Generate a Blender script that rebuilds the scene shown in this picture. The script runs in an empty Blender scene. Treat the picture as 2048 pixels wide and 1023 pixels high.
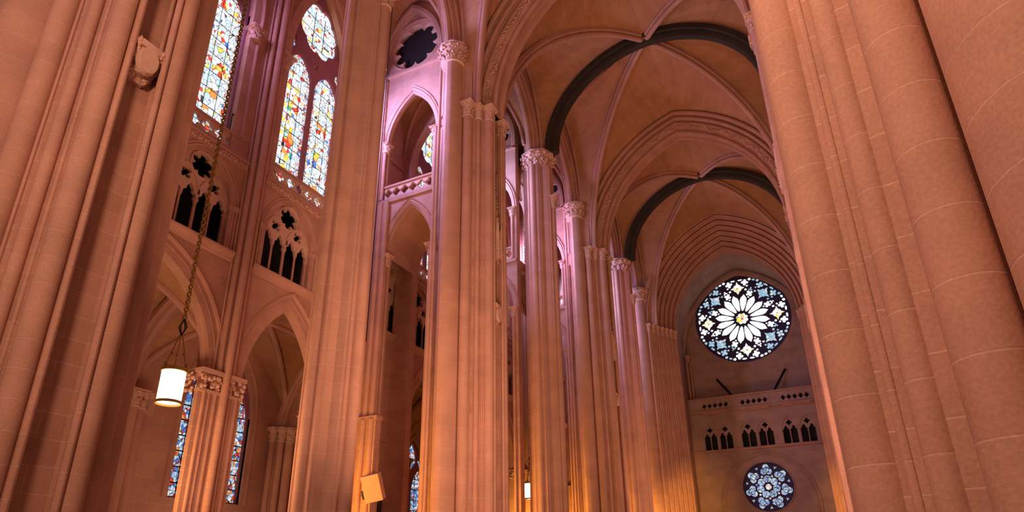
import bpy, bmesh, math, random
from math import sin, cos, pi, sqrt, acos, atan2, radians
from mathutils import Vector, Matrix
random.seed(7)
S = bpy.context.scene
COL = S.collection
EYE = 1.6            # camera height; all builder heights below are measured from the eye and shifted up by EYE

# ------------------------------------------------------------------ camera
cam_d = bpy.data.cameras.new('camera'); cam = bpy.data.objects.new('camera', cam_d); COL.objects.link(cam)
yaw, pitch, roll = radians(-26.17), radians(22.416), radians(-0.766)
F = Vector((sin(yaw)*cos(pitch), cos(yaw)*cos(pitch), sin(pitch)))
R0v = Vector((cos(yaw), -sin(yaw), 0)); U0v = R0v.cross(F)
Rv = cos(roll)*R0v + sin(roll)*U0v; Uv = -sin(roll)*R0v + cos(roll)*U0v
m = Matrix((Rv, Uv, -F)).transposed().to_4x4(); m.translation = Vector((0, 0, EYE))
cam.matrix_world = m
cam_d.sensor_width = 36; cam_d.lens = 36*1288.57/2048; cam_d.shift_y = 113.4/2048; cam_d.clip_end = 400
S.camera = cam

# ------------------------------------------------------------------ light
S.view_settings.view_transform = 'Standard'; S.view_settings.look = 'None'
S.view_settings.gamma = 1; S.view_settings.exposure = -0.22
S.cycles.max_bounces = 5; S.cycles.diffuse_bounces = 4; S.cycles.use_denoising = True
S.cycles.sample_clamp_indirect = 4
W = bpy.data.worlds.new('world'); S.world = W; W.use_nodes = True
bg = W.node_tree.nodes['Background']; bg.inputs[0].default_value = (1.0, 0.60, 0.43, 1); bg.inputs[1].default_value = 0.33

def light(name, kind, loc, tgt, color, power, size=2, angle=60, blend=.6):
    d = bpy.data.lights.new(name, kind); o = bpy.data.objects.new(name, d); COL.objects.link(o)
    d.color = color; d.energy = power
    if kind == 'AREA': d.shape = 'DISK'; d.size = size
    if kind == 'SPOT': d.spot_size = radians(angle); d.spot_blend = blend; d.shadow_soft_size = size
    loc = Vector(loc)+Vector((0, 0, EYE)); tgt = Vector(tgt)+Vector((0, 0, EYE))
    o.location = loc; o.rotation_euler = (tgt-loc).to_track_quat('-Z', 'Y').to_euler()
    return o
PURPLE = (0.38, 0.38, 1.0); AMBER = (1.0, 0.55, 0.10); WARM = (1.0, 0.68, 0.50)
LAV = (0.36, 0.46, 1.0); PINK = (0.52, 0.38, 1.0)
# coloured daylight falling in through the aisle windows: violet high up, amber low down
for wy, colr, pw in ((13.4, PINK, 500), (22.4, PURPLE, 2400), (34.3, LAV, 1600), (43.9, PINK, 1600), (53.6, LAV, 1200), (62.4, PINK, 700)):
    light('window_daylight_high', 'AREA', (-21.2, wy, 26), (-14, wy+5, 24), colr, pw, 2.5)
for wy, pw in ((13.0, 380), (20.9, 650), (32.3, 800), (42.2, 750), (52.1, 800), (61.5, 900)):
    light('window_daylight_low', 'AREA', (-21.2, wy, 2.5), (-14, wy+6, 5), AMBER, pw, 2.0)
light('west_amber', 'SPOT', (-7, 52, 0), (-13.8, 66, 4), AMBER, 14000, .4, 40, .8)  # unseen amber spots added mid-nave to light the west piers
light('west_amber', 'SPOT', (-7, 52, 0), (-.2, 66, 4), AMBER, 12000, .4, 34, .8)
light('fill_nave', 'AREA', (-4.8, -3.5, 10), (-3, 30, 16), WARM, 2500, 3)  # unseen fill added behind the camera to brighten the piers
light('nave_violet', 'AREA', (-13, 1, 22), (3, 12, 14), (.6, .45, 1), 500, 2)  # added violet fill that tints the near right pier
light('fill_vault', 'AREA', (-7, 18, 2), (-7, 38, 37), (1, .62, .42), 2500, 8)  # unseen fill added low in the nave to brighten the vault
light('fill_vault_far', 'AREA', (-7, 50, 2), (-7, 58, 37), (1, .62, .42), 1600, 8)  # same added fill for the farther vault bays
light('fill_chapel', 'AREA', (-25.5, 22, 0), (-25.5, 21, 10), (1, .7, .5), 150, 3)  # unseen fill added under the chapel vault
light('fill_aisle', 'AREA', (-19.0, 13, 2), (-21.5, 19, 22), WARM, 480, 4)  # unseen fill added low in the aisle for the outer wall

# ------------------------------------------------------------------ materials
def nt(name):
    mt = bpy.data.materials.new(name); mt.use_nodes = True
    t = mt.node_tree; b = t.nodes['Principled BSDF']
    b.inputs['Roughness'].default_value = .85; b.inputs['Specular IOR Level'].default_value = .25
    return mt, t, b
def N(t, ty, **k):
    n = t.nodes.new(ty)
    for a, v in k.items(): setattr(n, a, v)
    return n
def math_(t, op, a, b=None, c=None):
    n = N(t, 'ShaderNodeMath', operation=op)
    for i, v in enumerate((a, b, c)):
        if v is None: continue
        if isinstance(v, (int, float)): n.inputs[i].default_value = v
        else: t.links.new(v, n.inputs[i])
    return n.outputs[0]
def stone(name, c1, c2, mortar, bw=1.15, bh=.55, ring=False, ms=.012, speck=.5, bump=.25):
    mt, t, b = nt(name); L = t.links.new
    g = N(t, 'ShaderNodeNewGeometry'); sp = N(t, 'ShaderNodeSeparateXYZ'); L(g.outputs['Position'], sp.inputs[0])
    sn = N(t, 'ShaderNodeSeparateXYZ'); L(g.outputs['True Normal'], sn.inputs[0])
    cb = N(t, 'ShaderNodeCombineXYZ')
    if ring: cb.inputs[0].default_value = .37*bw
    else:
        ax = math_(t, 'ABSOLUTE', sn.outputs[0]); sel = math_(t, 'GREATER_THAN', ax, .7)
        u = math_(t, 'ADD', math_(t, 'MULTIPLY', sp.outputs[1], sel), math_(t, 'MULTIPLY', sp.outputs[0], math_(t, 'SUBTRACT', 1, sel)))
        L(u, cb.inputs[0])
    L(sp.outputs[2], cb.inputs[1])
    br = N(t, 'ShaderNodeTexBrick'); L(cb.outputs[0], br.inputs['Vector'])
    br.inputs['Scale'].default_value = 1; br.inputs['Brick Width'].default_value = bw; br.inputs['Row Height'].default_value = bh
    br.inputs['Mortar Size'].default_value = ms; br.inputs['Mortar Smooth'].default_value = .6
    br.inputs['Color1'].default_value = (*c1, 1); br.inputs['Color2'].default_value = (*c2, 1); br.inputs['Mortar'].default_value = (*mortar, 1)
    n1 = N(t, 'ShaderNodeTexNoise'); n1.inputs['Scale'].default_value = .9; n1.inputs['Detail'].default_value = 6; L(g.outputs['Position'], n1.inputs['Vector'])
    n2 = N(t, 'ShaderNodeTexNoise'); n2.inputs['Scale'].default_value = 28; n2.inputs['Detail'].default_value = 3; L(g.outputs['Position'], n2.inputs['Vector'])
    f = math_(t, 'ADD', math_(t, 'MULTIPLY', n1.outputs[0], .55), math_(t, 'MULTIPLY', n2.outputs[0], speck))
    f = math_(t, 'ADD', f, 1-.275-speck/2)
    mx = N(t, 'ShaderNodeVectorMath', operation='SCALE'); L(br.outputs['Color'], mx.inputs[0]); L(f, mx.inputs['Scale'])
    L(mx.outputs[0], b.inputs['Base Color'])
    bp = N(t, 'ShaderNodeBump'); bp.inputs['Strength'].default_value = bump; bp.inputs['Distance'].default_value = .03
    h = math_(t, 'SUBTRACT', math_(t, 'MULTIPLY', n2.outputs[0], .5), br.outputs['Fac']); L(h, bp.inputs['Height']); L(bp.outputs[0], b.inputs['Normal'])
    return mt
SC1 = (.50, .235, .155); SC2 = (.44, .20, .13); SM = (.58, .31, .22)
M_wall = stone('limestone_ashlar', SC1, SC2, SM)
M_shaft = stone('limestone_drums', SC1, (.48, .22, .145), (.56, .29, .20), bw=50, bh=.62, ring=True)
M_mould = stone('limestone_moulding', (.49, .23, .155), (.45, .205, .14), (.5, .25, .17), bw=.9, bh=.9, ms=.004, speck=.35)
M_carve = stone('carved_limestone', (.60, .32, .22), (.56, .29, .2), (.6, .32, .22), bw=9, bh=9, ms=0, speck=.5)
M_vault = stone('vault_tile', (.46, .20, .095), (.41, .175, .08), (.40, .17, .08), bw=.5, bh=.18, ms=.006, speck=1.0, bump=.4)
M_west = stone('west_wall_stone', (.43, .245, .19), (.365, .205, .16), (.45, .27, .215), bw=1.4, bh=.6)
M_darkrib = stone('unfinished_dark_rib', (.035, .022, .012), (.045, .028, .016), (.06, .04, .02), bw=.9, bh=.9)
M_floor = stone('floor_paving', (.3, .2, .15), (.26, .17, .13), (.2, .13, .1), bw=1, bh=1)
def plain(name, col, rough=.6, metal=0, emit=None, es=1):
    mt, t, b = nt(name); b.inputs['Base Color'].default_value = (*col, 1); b.inputs['Roughness'].default_value = rough; b.inputs['Metallic'].default_value = metal
    nz = N(t, 'ShaderNodeTexNoise'); nz.inputs['Scale'].default_value = 20
    cr = N(t, 'ShaderNodeMixRGB'); cr.inputs[1].default_value = (*[c*.8 for c in col], 1); cr.inputs[2].default_value = (*[min(1, c*1.15) for c in col], 1)
    t.links.new(nz.outputs[0], cr.inputs[0]); t.links.new(cr.outputs[0], b.inputs['Base Color'])
    if emit: b.inputs['Emission Color'].default_value = (*emit, 1); b.inputs['Emission Strength'].default_value = es
    return mt
M_dark = plain('shade_dark_stone', (.025, .017, .015), .9)  # near black: shade of recesses and passages put into the colour
M_iron = plain('black_iron', (.02, .015, .012), .5, .6)
M_brass = plain('aged_brass', (.34, .2, .05), .4, .8)
M_lamp = plain('lantern_glass', (1, .95, .8), .4, 0, (1, .93, .62), 2.6)
M_box = plain('tan_speaker_cabinet', (.55, .26, .16), .6)
M_trac = plain('rose_tracery_silhouette', (.06, .045, .12), .9)  # navy of the backlit silhouette put into the tracery colour
M_redm = plain('window_mullion_stone', (.30, .10, .12), .85)

def glass(name, palette, scale=6, strength=1.3, lead=.03, border=None):
    """stained glass lit from outside: small voronoi quarries of coloured glass between dark leads"""
    mt = bpy.data.materials.new(name); mt.use_nodes = True; t = mt.node_tree; t.nodes.clear(); L = t.links.new
    out = N(t, 'ShaderNodeOutputMaterial'); em = N(t, 'ShaderNodeEmission'); L(em.outputs[0], out.inputs[0])
    g = N(t, 'ShaderNodeNewGeometry'); v = N(t, 'ShaderNodeTexVoronoi'); v.inputs['Scale'].default_value = scale; L(g.outputs['Position'], v.inputs['Vector'])
    e = N(t, 'ShaderNodeTexVoronoi', feature='DISTANCE_TO_EDGE'); e.inputs['Scale'].default_value = scale; L(g.outputs['Position'], e.inputs['Vector'])
    sp = N(t, 'ShaderNodeSeparateColor'); L(v.outputs['Color'], sp.inputs[0])
    n = N(t, 'ShaderNodeTexNoise'); n.inputs['Scale'].default_value = scale*.16; L(g.outputs['Position'], n.inputs['Vector'])
    f = math_(t, 'ADD', math_(t, 'MULTIPLY', sp.outputs[0], .75), math_(t, 'MULTIPLY', n.outputs[0], .5)); f = math_(t, 'SUBTRACT', f, .12)
    r = N(t, 'ShaderNodeValToRGB'); r.color_ramp.interpolation = 'CONSTANT'; els = r.color_ramp.elements
    els[0].position = 0; els[0].color = (*palette[0][1], 1); els[1].position = palette[1][0]; els[1].color = (*palette[1][1], 1)
    for p, c in palette[2:]: x = els.new(p); x.color = (*c, 1)
    L(f, r.inputs[0])
    le = math_(t, 'GREATER_THAN', e.outputs['Distance'], lead)
    le = math_(t, 'MULTIPLY_ADD', le, .93, .07)
    L(r.outputs[0], em.inputs[0]); L(math_(t, 'MULTIPLY', le, strength), em.inputs[1])
    return mt
WH = (.95, .97, 1); PB = (.62, .80, 1); BL = (.10, .25, .75); RD = (.85, .08, .05); YL = (1, .72, .12); GR = (.1, .5, .25); OR = (1, .35, .08); LV = (.8, .7, 1); NV = (.03, .04, .25)
G_cler = glass('clerestory_glass', [(0, PB), (.2, WH), (.36, YL), (.40, WH), (.56, RD), (.60, WH), (.70, PB), (.80, WH), (.9, BL)], 4.2, 1.5, .035)
G_fig = glass('figure_glass', [(0, RD), (.2, YL), (.28, WH), (.46, BL), (.5, WH), (.64, GR), (.67, PB), (.76, OR), (.82, WH)], 3.2, 1.4, .03)
G_bord = glass('border_glass', [(0, WH), (.3, RD), (.42, WH), (.55, (.9, .5, .5)), (.62, WH), (.8, BL)], 9, 1.2, .04)
G_chap = glass('chapel_glass', [(0, BL), (.2, PB), (.36, WH), (.48, RD), (.56, BL), (.64, PB), (.76, OR), (.82, WH), (.92, NV)], 5.5, .95, .05)
G_white = glass('rose_white_glass', [(0, WH), (.3, (1, .97, 1)), (.6, WH), (.9, (.9, .95, 1))], 3, 1.6, .012)
G_gold = glass('rose_star_glass', [(0, WH), (.25, (1, .95, .7)), (.5, WH), (.68, YL), (.75, WH)], 3, 1.5, .03)
G_blue = glass('rose_blue_glass', [(0, PB), (.3, (.45, .75, .95)), (.45, WH), (.6, (.4, .7, .9)), (.8, PB)], 3.2, 1.0, .04)
G_small = glass('small_rose_glass', [(0, PB), (.25, (.45, .6, 1)), (.4, WH), (.55, (.25, .35, .8)), (.65, PB), (.8, WH)], 4.5, 1.0, .06)
G_pink = glass('rose_centre_glass', [(0, (1, .6, .5)), (.4, (1, .8, .75)), (.7, WH)], 3, 1.1, .03)

# ------------------------------------------------------------------ mesh helpers
class MB:
    def __init__(s): s.v = []; s.f = []
    def add(s, vs, fs):
        k = len(s.v); s.v += [tuple(p) for p in vs]; s.f += [tuple(i+k for i in f) for f in fs]
    def box(s, a, b):
        x0, y0, z0 = a; x1, y1, z1 = b
        s.add([(x0, y0, z0), (x1, y0, z0), (x1, y1, z0), (x0, y1, z0), (x0, y0, z1), (x1, y0, z1), (x1, y1, z1), (x0, y1, z1)],
              [(0, 3, 2, 1), (4, 5, 6, 7), (0, 1, 5, 4), (1, 2, 6, 5), (2, 3, 7, 6), (3, 0, 4, 7)])
    def prism(s, poly, z0, z1):
        n = len(poly)
        s.add([(x, y, z0) for x, y in poly]+[(x, y, z1) for x, y in poly],
              [(i, (i+1) % n, n+(i+1) % n, n+i) for i in range(n)]+[tuple(range(n-1, -1, -1)), tuple(range(n, 2*n))])
    def lathe(s, x, y, prof, n=24, a0=0, a1=2*pi):
        full = abs(a1-a0-2*pi) < 1e-6; m_ = n if full else n+1
        vs = []
        for r, z in prof:
            for i in range(m_):
                a = a0+(a1-a0)*i/n; vs.append((x+r*cos(a), y+r*sin(a), z))
        fs = []
        for j in range(len(prof)-1):
            for i in range(n):
                i2 = (i+1) % m_ if full else i+1
                fs.append((j*m_+i, j*m_+i2, (j+1)*m_+i2, (j+1)*m_+i))
        if full: fs += [tuple(range(m_-1, -1, -1)), tuple((len(prof)-1)*m_+i for i in range(m_))]
        s.add(vs, fs)
    def cyl(s, x, y, r, z0, z1, n=24): s.lathe(x, y, [(r, z0), (r, z1)], n)
    def tube(s, pts, r, n=6):
        pts = [Vector(p) for p in pts]; vs = []
        for i, p in enumerate(pts):
            t_ = (pts[min(i+1, len(pts)-1)]-pts[max(i-1, 0)]).normalized()
            u = t_.orthogonal().normalized() if i == 0 else (u-t_*u.dot(t_)).normalized()
            w = t_.cross(u)
            vs += [p+u*r*cos(2*pi*k/n)+w*r*sin(2*pi*k/n) for k in range(n)]
        fs = [(i*n+k, i*n+(k+1) % n, (i+1)*n+(k+1) % n, (i+1)*n+k) for i in range(len(pts)-1) for k in range(n)]
        fs += [tuple(range(n-1, -1, -1)), tuple((len(pts)-1)*n+k for k in range(n))]
        s.add(vs, fs)
    def blob(s, p, r, sq=(1, 1, 1)):
        px, py, pz = p; n = 6; vs = [(px, py, pz-r*sq[2])]
        for j in (1, 2, 3):
            a = -pi/2+pi*j/4
            vs += [(px+r*sq[0]*cos(a)*cos(2*pi*k/n), py+r*sq[1]*cos(a)*sin(2*pi*k/n), pz+r*sq[2]*sin(a)) for k in range(n)]
        vs.append((px, py, pz+r*sq[2])); fs = [(0, 1+(k+1) % n, 1+k) for k in range(n)]
        for j in (0, 1):
            fs += [(1+j*n+k, 1+j*n+(k+1) % n, 1+(j+1)*n+(k+1) % n, 1+(j+1)*n+k) for k in range(n)]
        fs += [(1+2*n+k, 1+2*n+(k+1) % n, 1+3*n) for k in range(n)]
        s.add(vs, fs)
    def sweep(s, pts, side, prof, closed=True):
        """planar path; profile (a along side, b along the in-plane upward/outward normal)"""
        pts = [Vector(p) for p in pts]; side = Vector(side).normalized(); n = len(prof); vs = []
        for i, p in enumerate(pts):
            t_ = (pts[min(i+1, len(pts)-1)]-pts[max(i-1, 0)]).normalized(); r = side.cross(t_).normalized()
            vs += [p+side*a+r*b for a, b in prof]
        k2 = n if closed else n-1
        fs = [(i*n+k, i*n+(k+1) % n, (i+1)*n+(k+1) % n, (i+1)*n+k) for i in range(len(pts)-1) for k in range(k2)]
        if closed: fs += [tuple(range(n-1, -1, -1)), tuple((len(pts)-1)*n+k for k in range(n))]
        s.add(vs, fs)
    def arch(s, mp, u0, u1, zs, R, prof, n=14, z0=None, closed=False):
        """concentric pointed arch: profile (n offset, b radial outward)"""
        mid = (u0+u1)/2; rows = []
        for a, b in prof:
            rows.append([(p[0], a, p[1]) for p in arch_pts(u0, u1, zs, R, b, n, z0)])
        k = len(rows[0]); vs = [mp(*q) for r in rows for q in r]; P = len(prof)
        rng = range(P) if closed else range(P-1)
        fs = [(j*k+i, j*k+i+1, ((j+1) % P)*k+i+1, ((j+1) % P)*k+i) for j in rng for i in range(k-1)]
        s.add(vs, fs)
    def grid(s, rows):
        n = len(rows[0]); vs = [p for r in rows for p in r]
        s.add(vs, [(j*n+i, j*n+i+1, (j+1)*n+i+1, (j+1)*n+i) for j in range(len(rows)-1) for i in range(n-1)])
    def build(s, name, mat, parent=None, origin=None, smooth=30, kind=None):
        if origin is None: origin = (0, 0, -EYE) if parent is None else None
        me = bpy.data.meshes.new(name); o = bpy.data.objects.new(name, me); COL.objects.link(o)
        off = Vector((0, 0, EYE))
        if parent is not None:
            o.parent = parent; off = off-world_loc(parent)
        else:
            lo = Vector(origin)+Vector((0, 0, EYE)); o.location = lo; off = off-lo
        me.from_pydata([tuple(Vector(p)+off) for p in s.v], [], s.f)
        bm = bmesh.new(); bm.from_mesh(me)
        bmesh.ops.recalc_face_normals(bm, faces=bm.faces); bm.to_mesh(me); bm.free()
        me.materials.append(mat)
        if smooth:
            me.polygons.foreach_set('use_smooth', [True]*len(me.polygons)); me.set_sharp_from_angle(angle=radians(smooth))
        if kind: o['kind'] = kind
        return o
def world_loc(o):
    l = Vector(o.location)
    while o.parent is not None: o = o.parent; l += Vector(o.location)
    return l
def arch_pts(u0, u1, zs, R, b=0, n=14, z0=None):
    mid = (u0+u1)/2; h = mid-u0; al = acos(max(-1, min(1, (R-h)/(R+b)))); L_ = []
    if z0 is not None: L_.append((u0-b, z0))
    for i in range(n+1):
        a = al*i/n; L_.append((u0+R-(R+b)*cos(a), zs+(R+b)*sin(a)))
    Rr = [(2*mid-x, z) for x, z in L_[::-1][1:]]
    return L_+Rr
def rise_R(h, rise): return (h*h+rise*rise)/(2*h)
def tag(o, label=None, cat=None, group=None, kind=None):
    if label: o['label'] = label
    if cat: o['category'] = cat
    if group: o['group'] = group
    if kind: o['kind'] = kind
    return o
def thing(name, loc, label, cat, group=None, kind=None):
    o = bpy.data.objects.new(name, None); COL.objects.link(o); o.location = Vector(loc)+Vector((0, 0, EYE)); o.empty_display_size = .3
    return tag(o, label, cat, group, kind)
# plane mappings: (u, n, z) -> world
def PX(x0, s=1): return lambda u, n, z: (x0+s*n, u, z)     # plane of constant X, u runs along the nave
def PY(y0, s=1): return lambda u, n, z: (u, y0+s*n, z)     # plane of constant Y, u runs across
def panel(mb, mp, loops, n0, n1, bevel=0, res=0):
    """filled 2D outline with holes, extruded from n0 to n1"""
    cu = bpy.data.curves.new('tmp', 'CURVE'); cu.dimensions = '2D'; cu.fill_mode = 'BOTH'
    cu.extrude = max(0, abs(n1-n0)/2-bevel); cu.bevel_depth = bevel; cu.bevel_resolution = res; cu.offset = -bevel
    for lp in loops:
        sp = cu.splines.new('POLY'); sp.points.add(len(lp)-1); sp.use_cyclic_u = True
        for p, q in zip(sp.points, lp): p.co = (q[0], q[1], 0, 1)
    o = bpy.data.objects.new('tmp', cu); COL.objects.link(o)
    me = bpy.data.meshes.new_from_object(o.evaluated_get(bpy.context.evaluated_depsgraph_get()))
    nc = (n0+n1)/2
    mb.add([mp(v.co.x, v.co.z+nc, v.co.y) for v in me.vertices], [tuple(p.vertices) for p in me.polygons])
    bpy.data.objects.remove(o); bpy.data.curves.remove(cu); bpy.data.meshes.remove(me)
def rect(a, b, c, d): return [(a, c), (b, c), (b, d), (a, d)]
def circ(cx, cz, r, n=32): return [(cx+r*cos(2*pi*i/n), cz+r*sin(2*pi*i/n)) for i in range(n)]
def foil(cx, cz, R, k=4, rot=0, n=None, open_=.583):
    """k-lobed foil reaching radius R"""
    n = n or k*8; d = R*open_; rl = R-d; L_ = []
    for i in range(n):
        th = 2*pi*i/n; best = d*.42
        for j in range(k):
            ph = th-(rot+2*pi*j/k); q = rl*rl-(d*sin(ph))**2
            if q > 0 and cos(ph) > 0: best = max(best, d*cos(ph)+sqrt(q))
        L_.append((cx+best*cos(th), cz+best*sin(th)))
    return L_
def light_loop(u0, u1, z0, zs, cusp=True):
    """narrow light with a trefoil pointed head"""
    w = (u1-u0)/2; c = (u0+u1)/2; L_ = [(u0, z0), (u0, zs)]
    if cusp:
        pts = [(-1, .25), (-.96, .55), (-.78, .8), (-.55, .88), (-.5, 1.05), (-.5, 1.3), (-.3, 1.6), (0, 2.0)]
    else:
        pts = [(-.97, .35), (-.85, .75), (-.65, 1.15), (-.4, 1.5), (0, 1.85)]
    L_ += [(c+w*x, zs+w*y) for x, y in pts]; L_ += [(c-w*x, zs+w*y) for x, y in pts[::-1][1:]]
    return L_+[(u1, zs), (u1, z0)]
def arch_loop(u0, u1, z0, zs, R, b=0, n=12): return [(u0-b, z0)]+arch_pts(u0, u1, zs, R, b, n)+[(u1+b, z0)]
def inside(p, poly):
    c = False; n = len(poly)
    for i in range(n):
        a, b = poly[i], poly[i-1]
        if (a[1] > p[1]) != (b[1] > p[1]) and p[0] < (b[0]-a[0])*(p[1]-a[1])/(b[1]-a[1])+a[0]: c = not c
    return c

def capital(mb, x, y, z0, z1, r, a0=0, leaves=8, seed=0):
    """foliate capital: ring, flaring bell, two tiers of curling crockets, moulded octagonal abacus"""
    H = z1-z0; rnd = random.Random(seed)
    mb.lathe(x, y, [(r*1.0, z0-.04*H), (r*1.16, z0), (r*1.16, z0+.05*H), (r*1.02, z0+.09*H), (r*1.03, z0+.35*H), (r*1.15, z0+.6*H), (r*1.42, z0+.8*H), (r*1.45, z0+.82*H)], 16)
    if r < .5:
        q = 1.32; mb.lathe(x, y, [(r*1.5*q, z0+.80*H), (r*1.62*q, z0+.85*H), (r*1.5*q, z0+.9*H), (r*1.78*q, z0+.95*H), (r*1.78*q, z1)], 4, pi/4, pi/4+2*pi)
    else:
        mb.lathe(x, y, [(r*1.25, z0+.82*H), (r*1.42, z0+.86*H), (r*1.34, z0+.9*H), (r*1.5, z0+.95*H), (r*1.5, z1)], 8, a0+pi/8, a0+pi/8+2*pi)
    big = 1.0 if r < .5 else .8
    for tier, (zb, zt, ro, k) in enumerate(((.06, .46, 1.0+.4*big, leaves), (.3, .84, 1.0+.62*big, leaves))):
        for i in range(k):
            a = a0+2*pi*(i+.5*tier)/k+rnd.uniform(-.08, .08); ca, sa = cos(a), sin(a)
            pts = []
            for j in range(5):
                t_ = j/4; rr = r*(1.04+(ro-1.04)*t_**2.2); z = z0+H*(zb+(zt-zb)*sin(t_*pi*.56)); w = r*(2.6/k)*(1.1-.45*t_+.25*(j % 2))
                pts.append((x+rr*ca+w*sa, y+rr*sa-w*ca, z)); pts.append((x+(rr+.12*r)*ca, y+(rr+.12*r)*sa, z+.02*H)); pts.append((x+rr*ca-w*sa, y+rr*sa+w*ca, z))
            mb.add(pts, [(3*j+q, 3*j+q+1, 3*j+q+4, 3*j+q+3) for j in range(4) for q in (0, 1)])
            mb.blob((x+r*ro*ca, y+r*ro*sa, z0+H*(zt-.07)), r*.13*(1 if r < .5 else .9), (1, 1, 1.5))
            for e in (-1, 1):
                a2 = a+e*1.5/k; r2 = r*(ro-.16); mb.blob((x+r2*cos(a2), y+r2*sin(a2), z0+H*(zt-.16+rnd.uniform(-.05, .05))), r*.1, (1, 1, 1.4))

# ------------------------------------------------------------------ measured layout (metres; X across, Y along the nave, heights from the eye)
AX = -7.0                                       # nave axis
MAIN = [7.49, 27.24, 46.99, 66.74]; INT = [17.5, 37.3, 57.1]
ZC0, ZC1 = 24.3, 25.2                            # vault shaft capitals
ZA0, ZA1 = 28.0, 29.3                            # arcade capitals
ZBOSS = 37.0; FLR = -EYE
def qx(q, side): return AX-side*(-q)*-1 if False else (AX-q if side < 0 else AX+q)

# floor
b = MB(); b.box((-30, -12, FLR-.3), (10, 82, FLR)); b.build('floor', M_floor, kind='structure')

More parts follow.
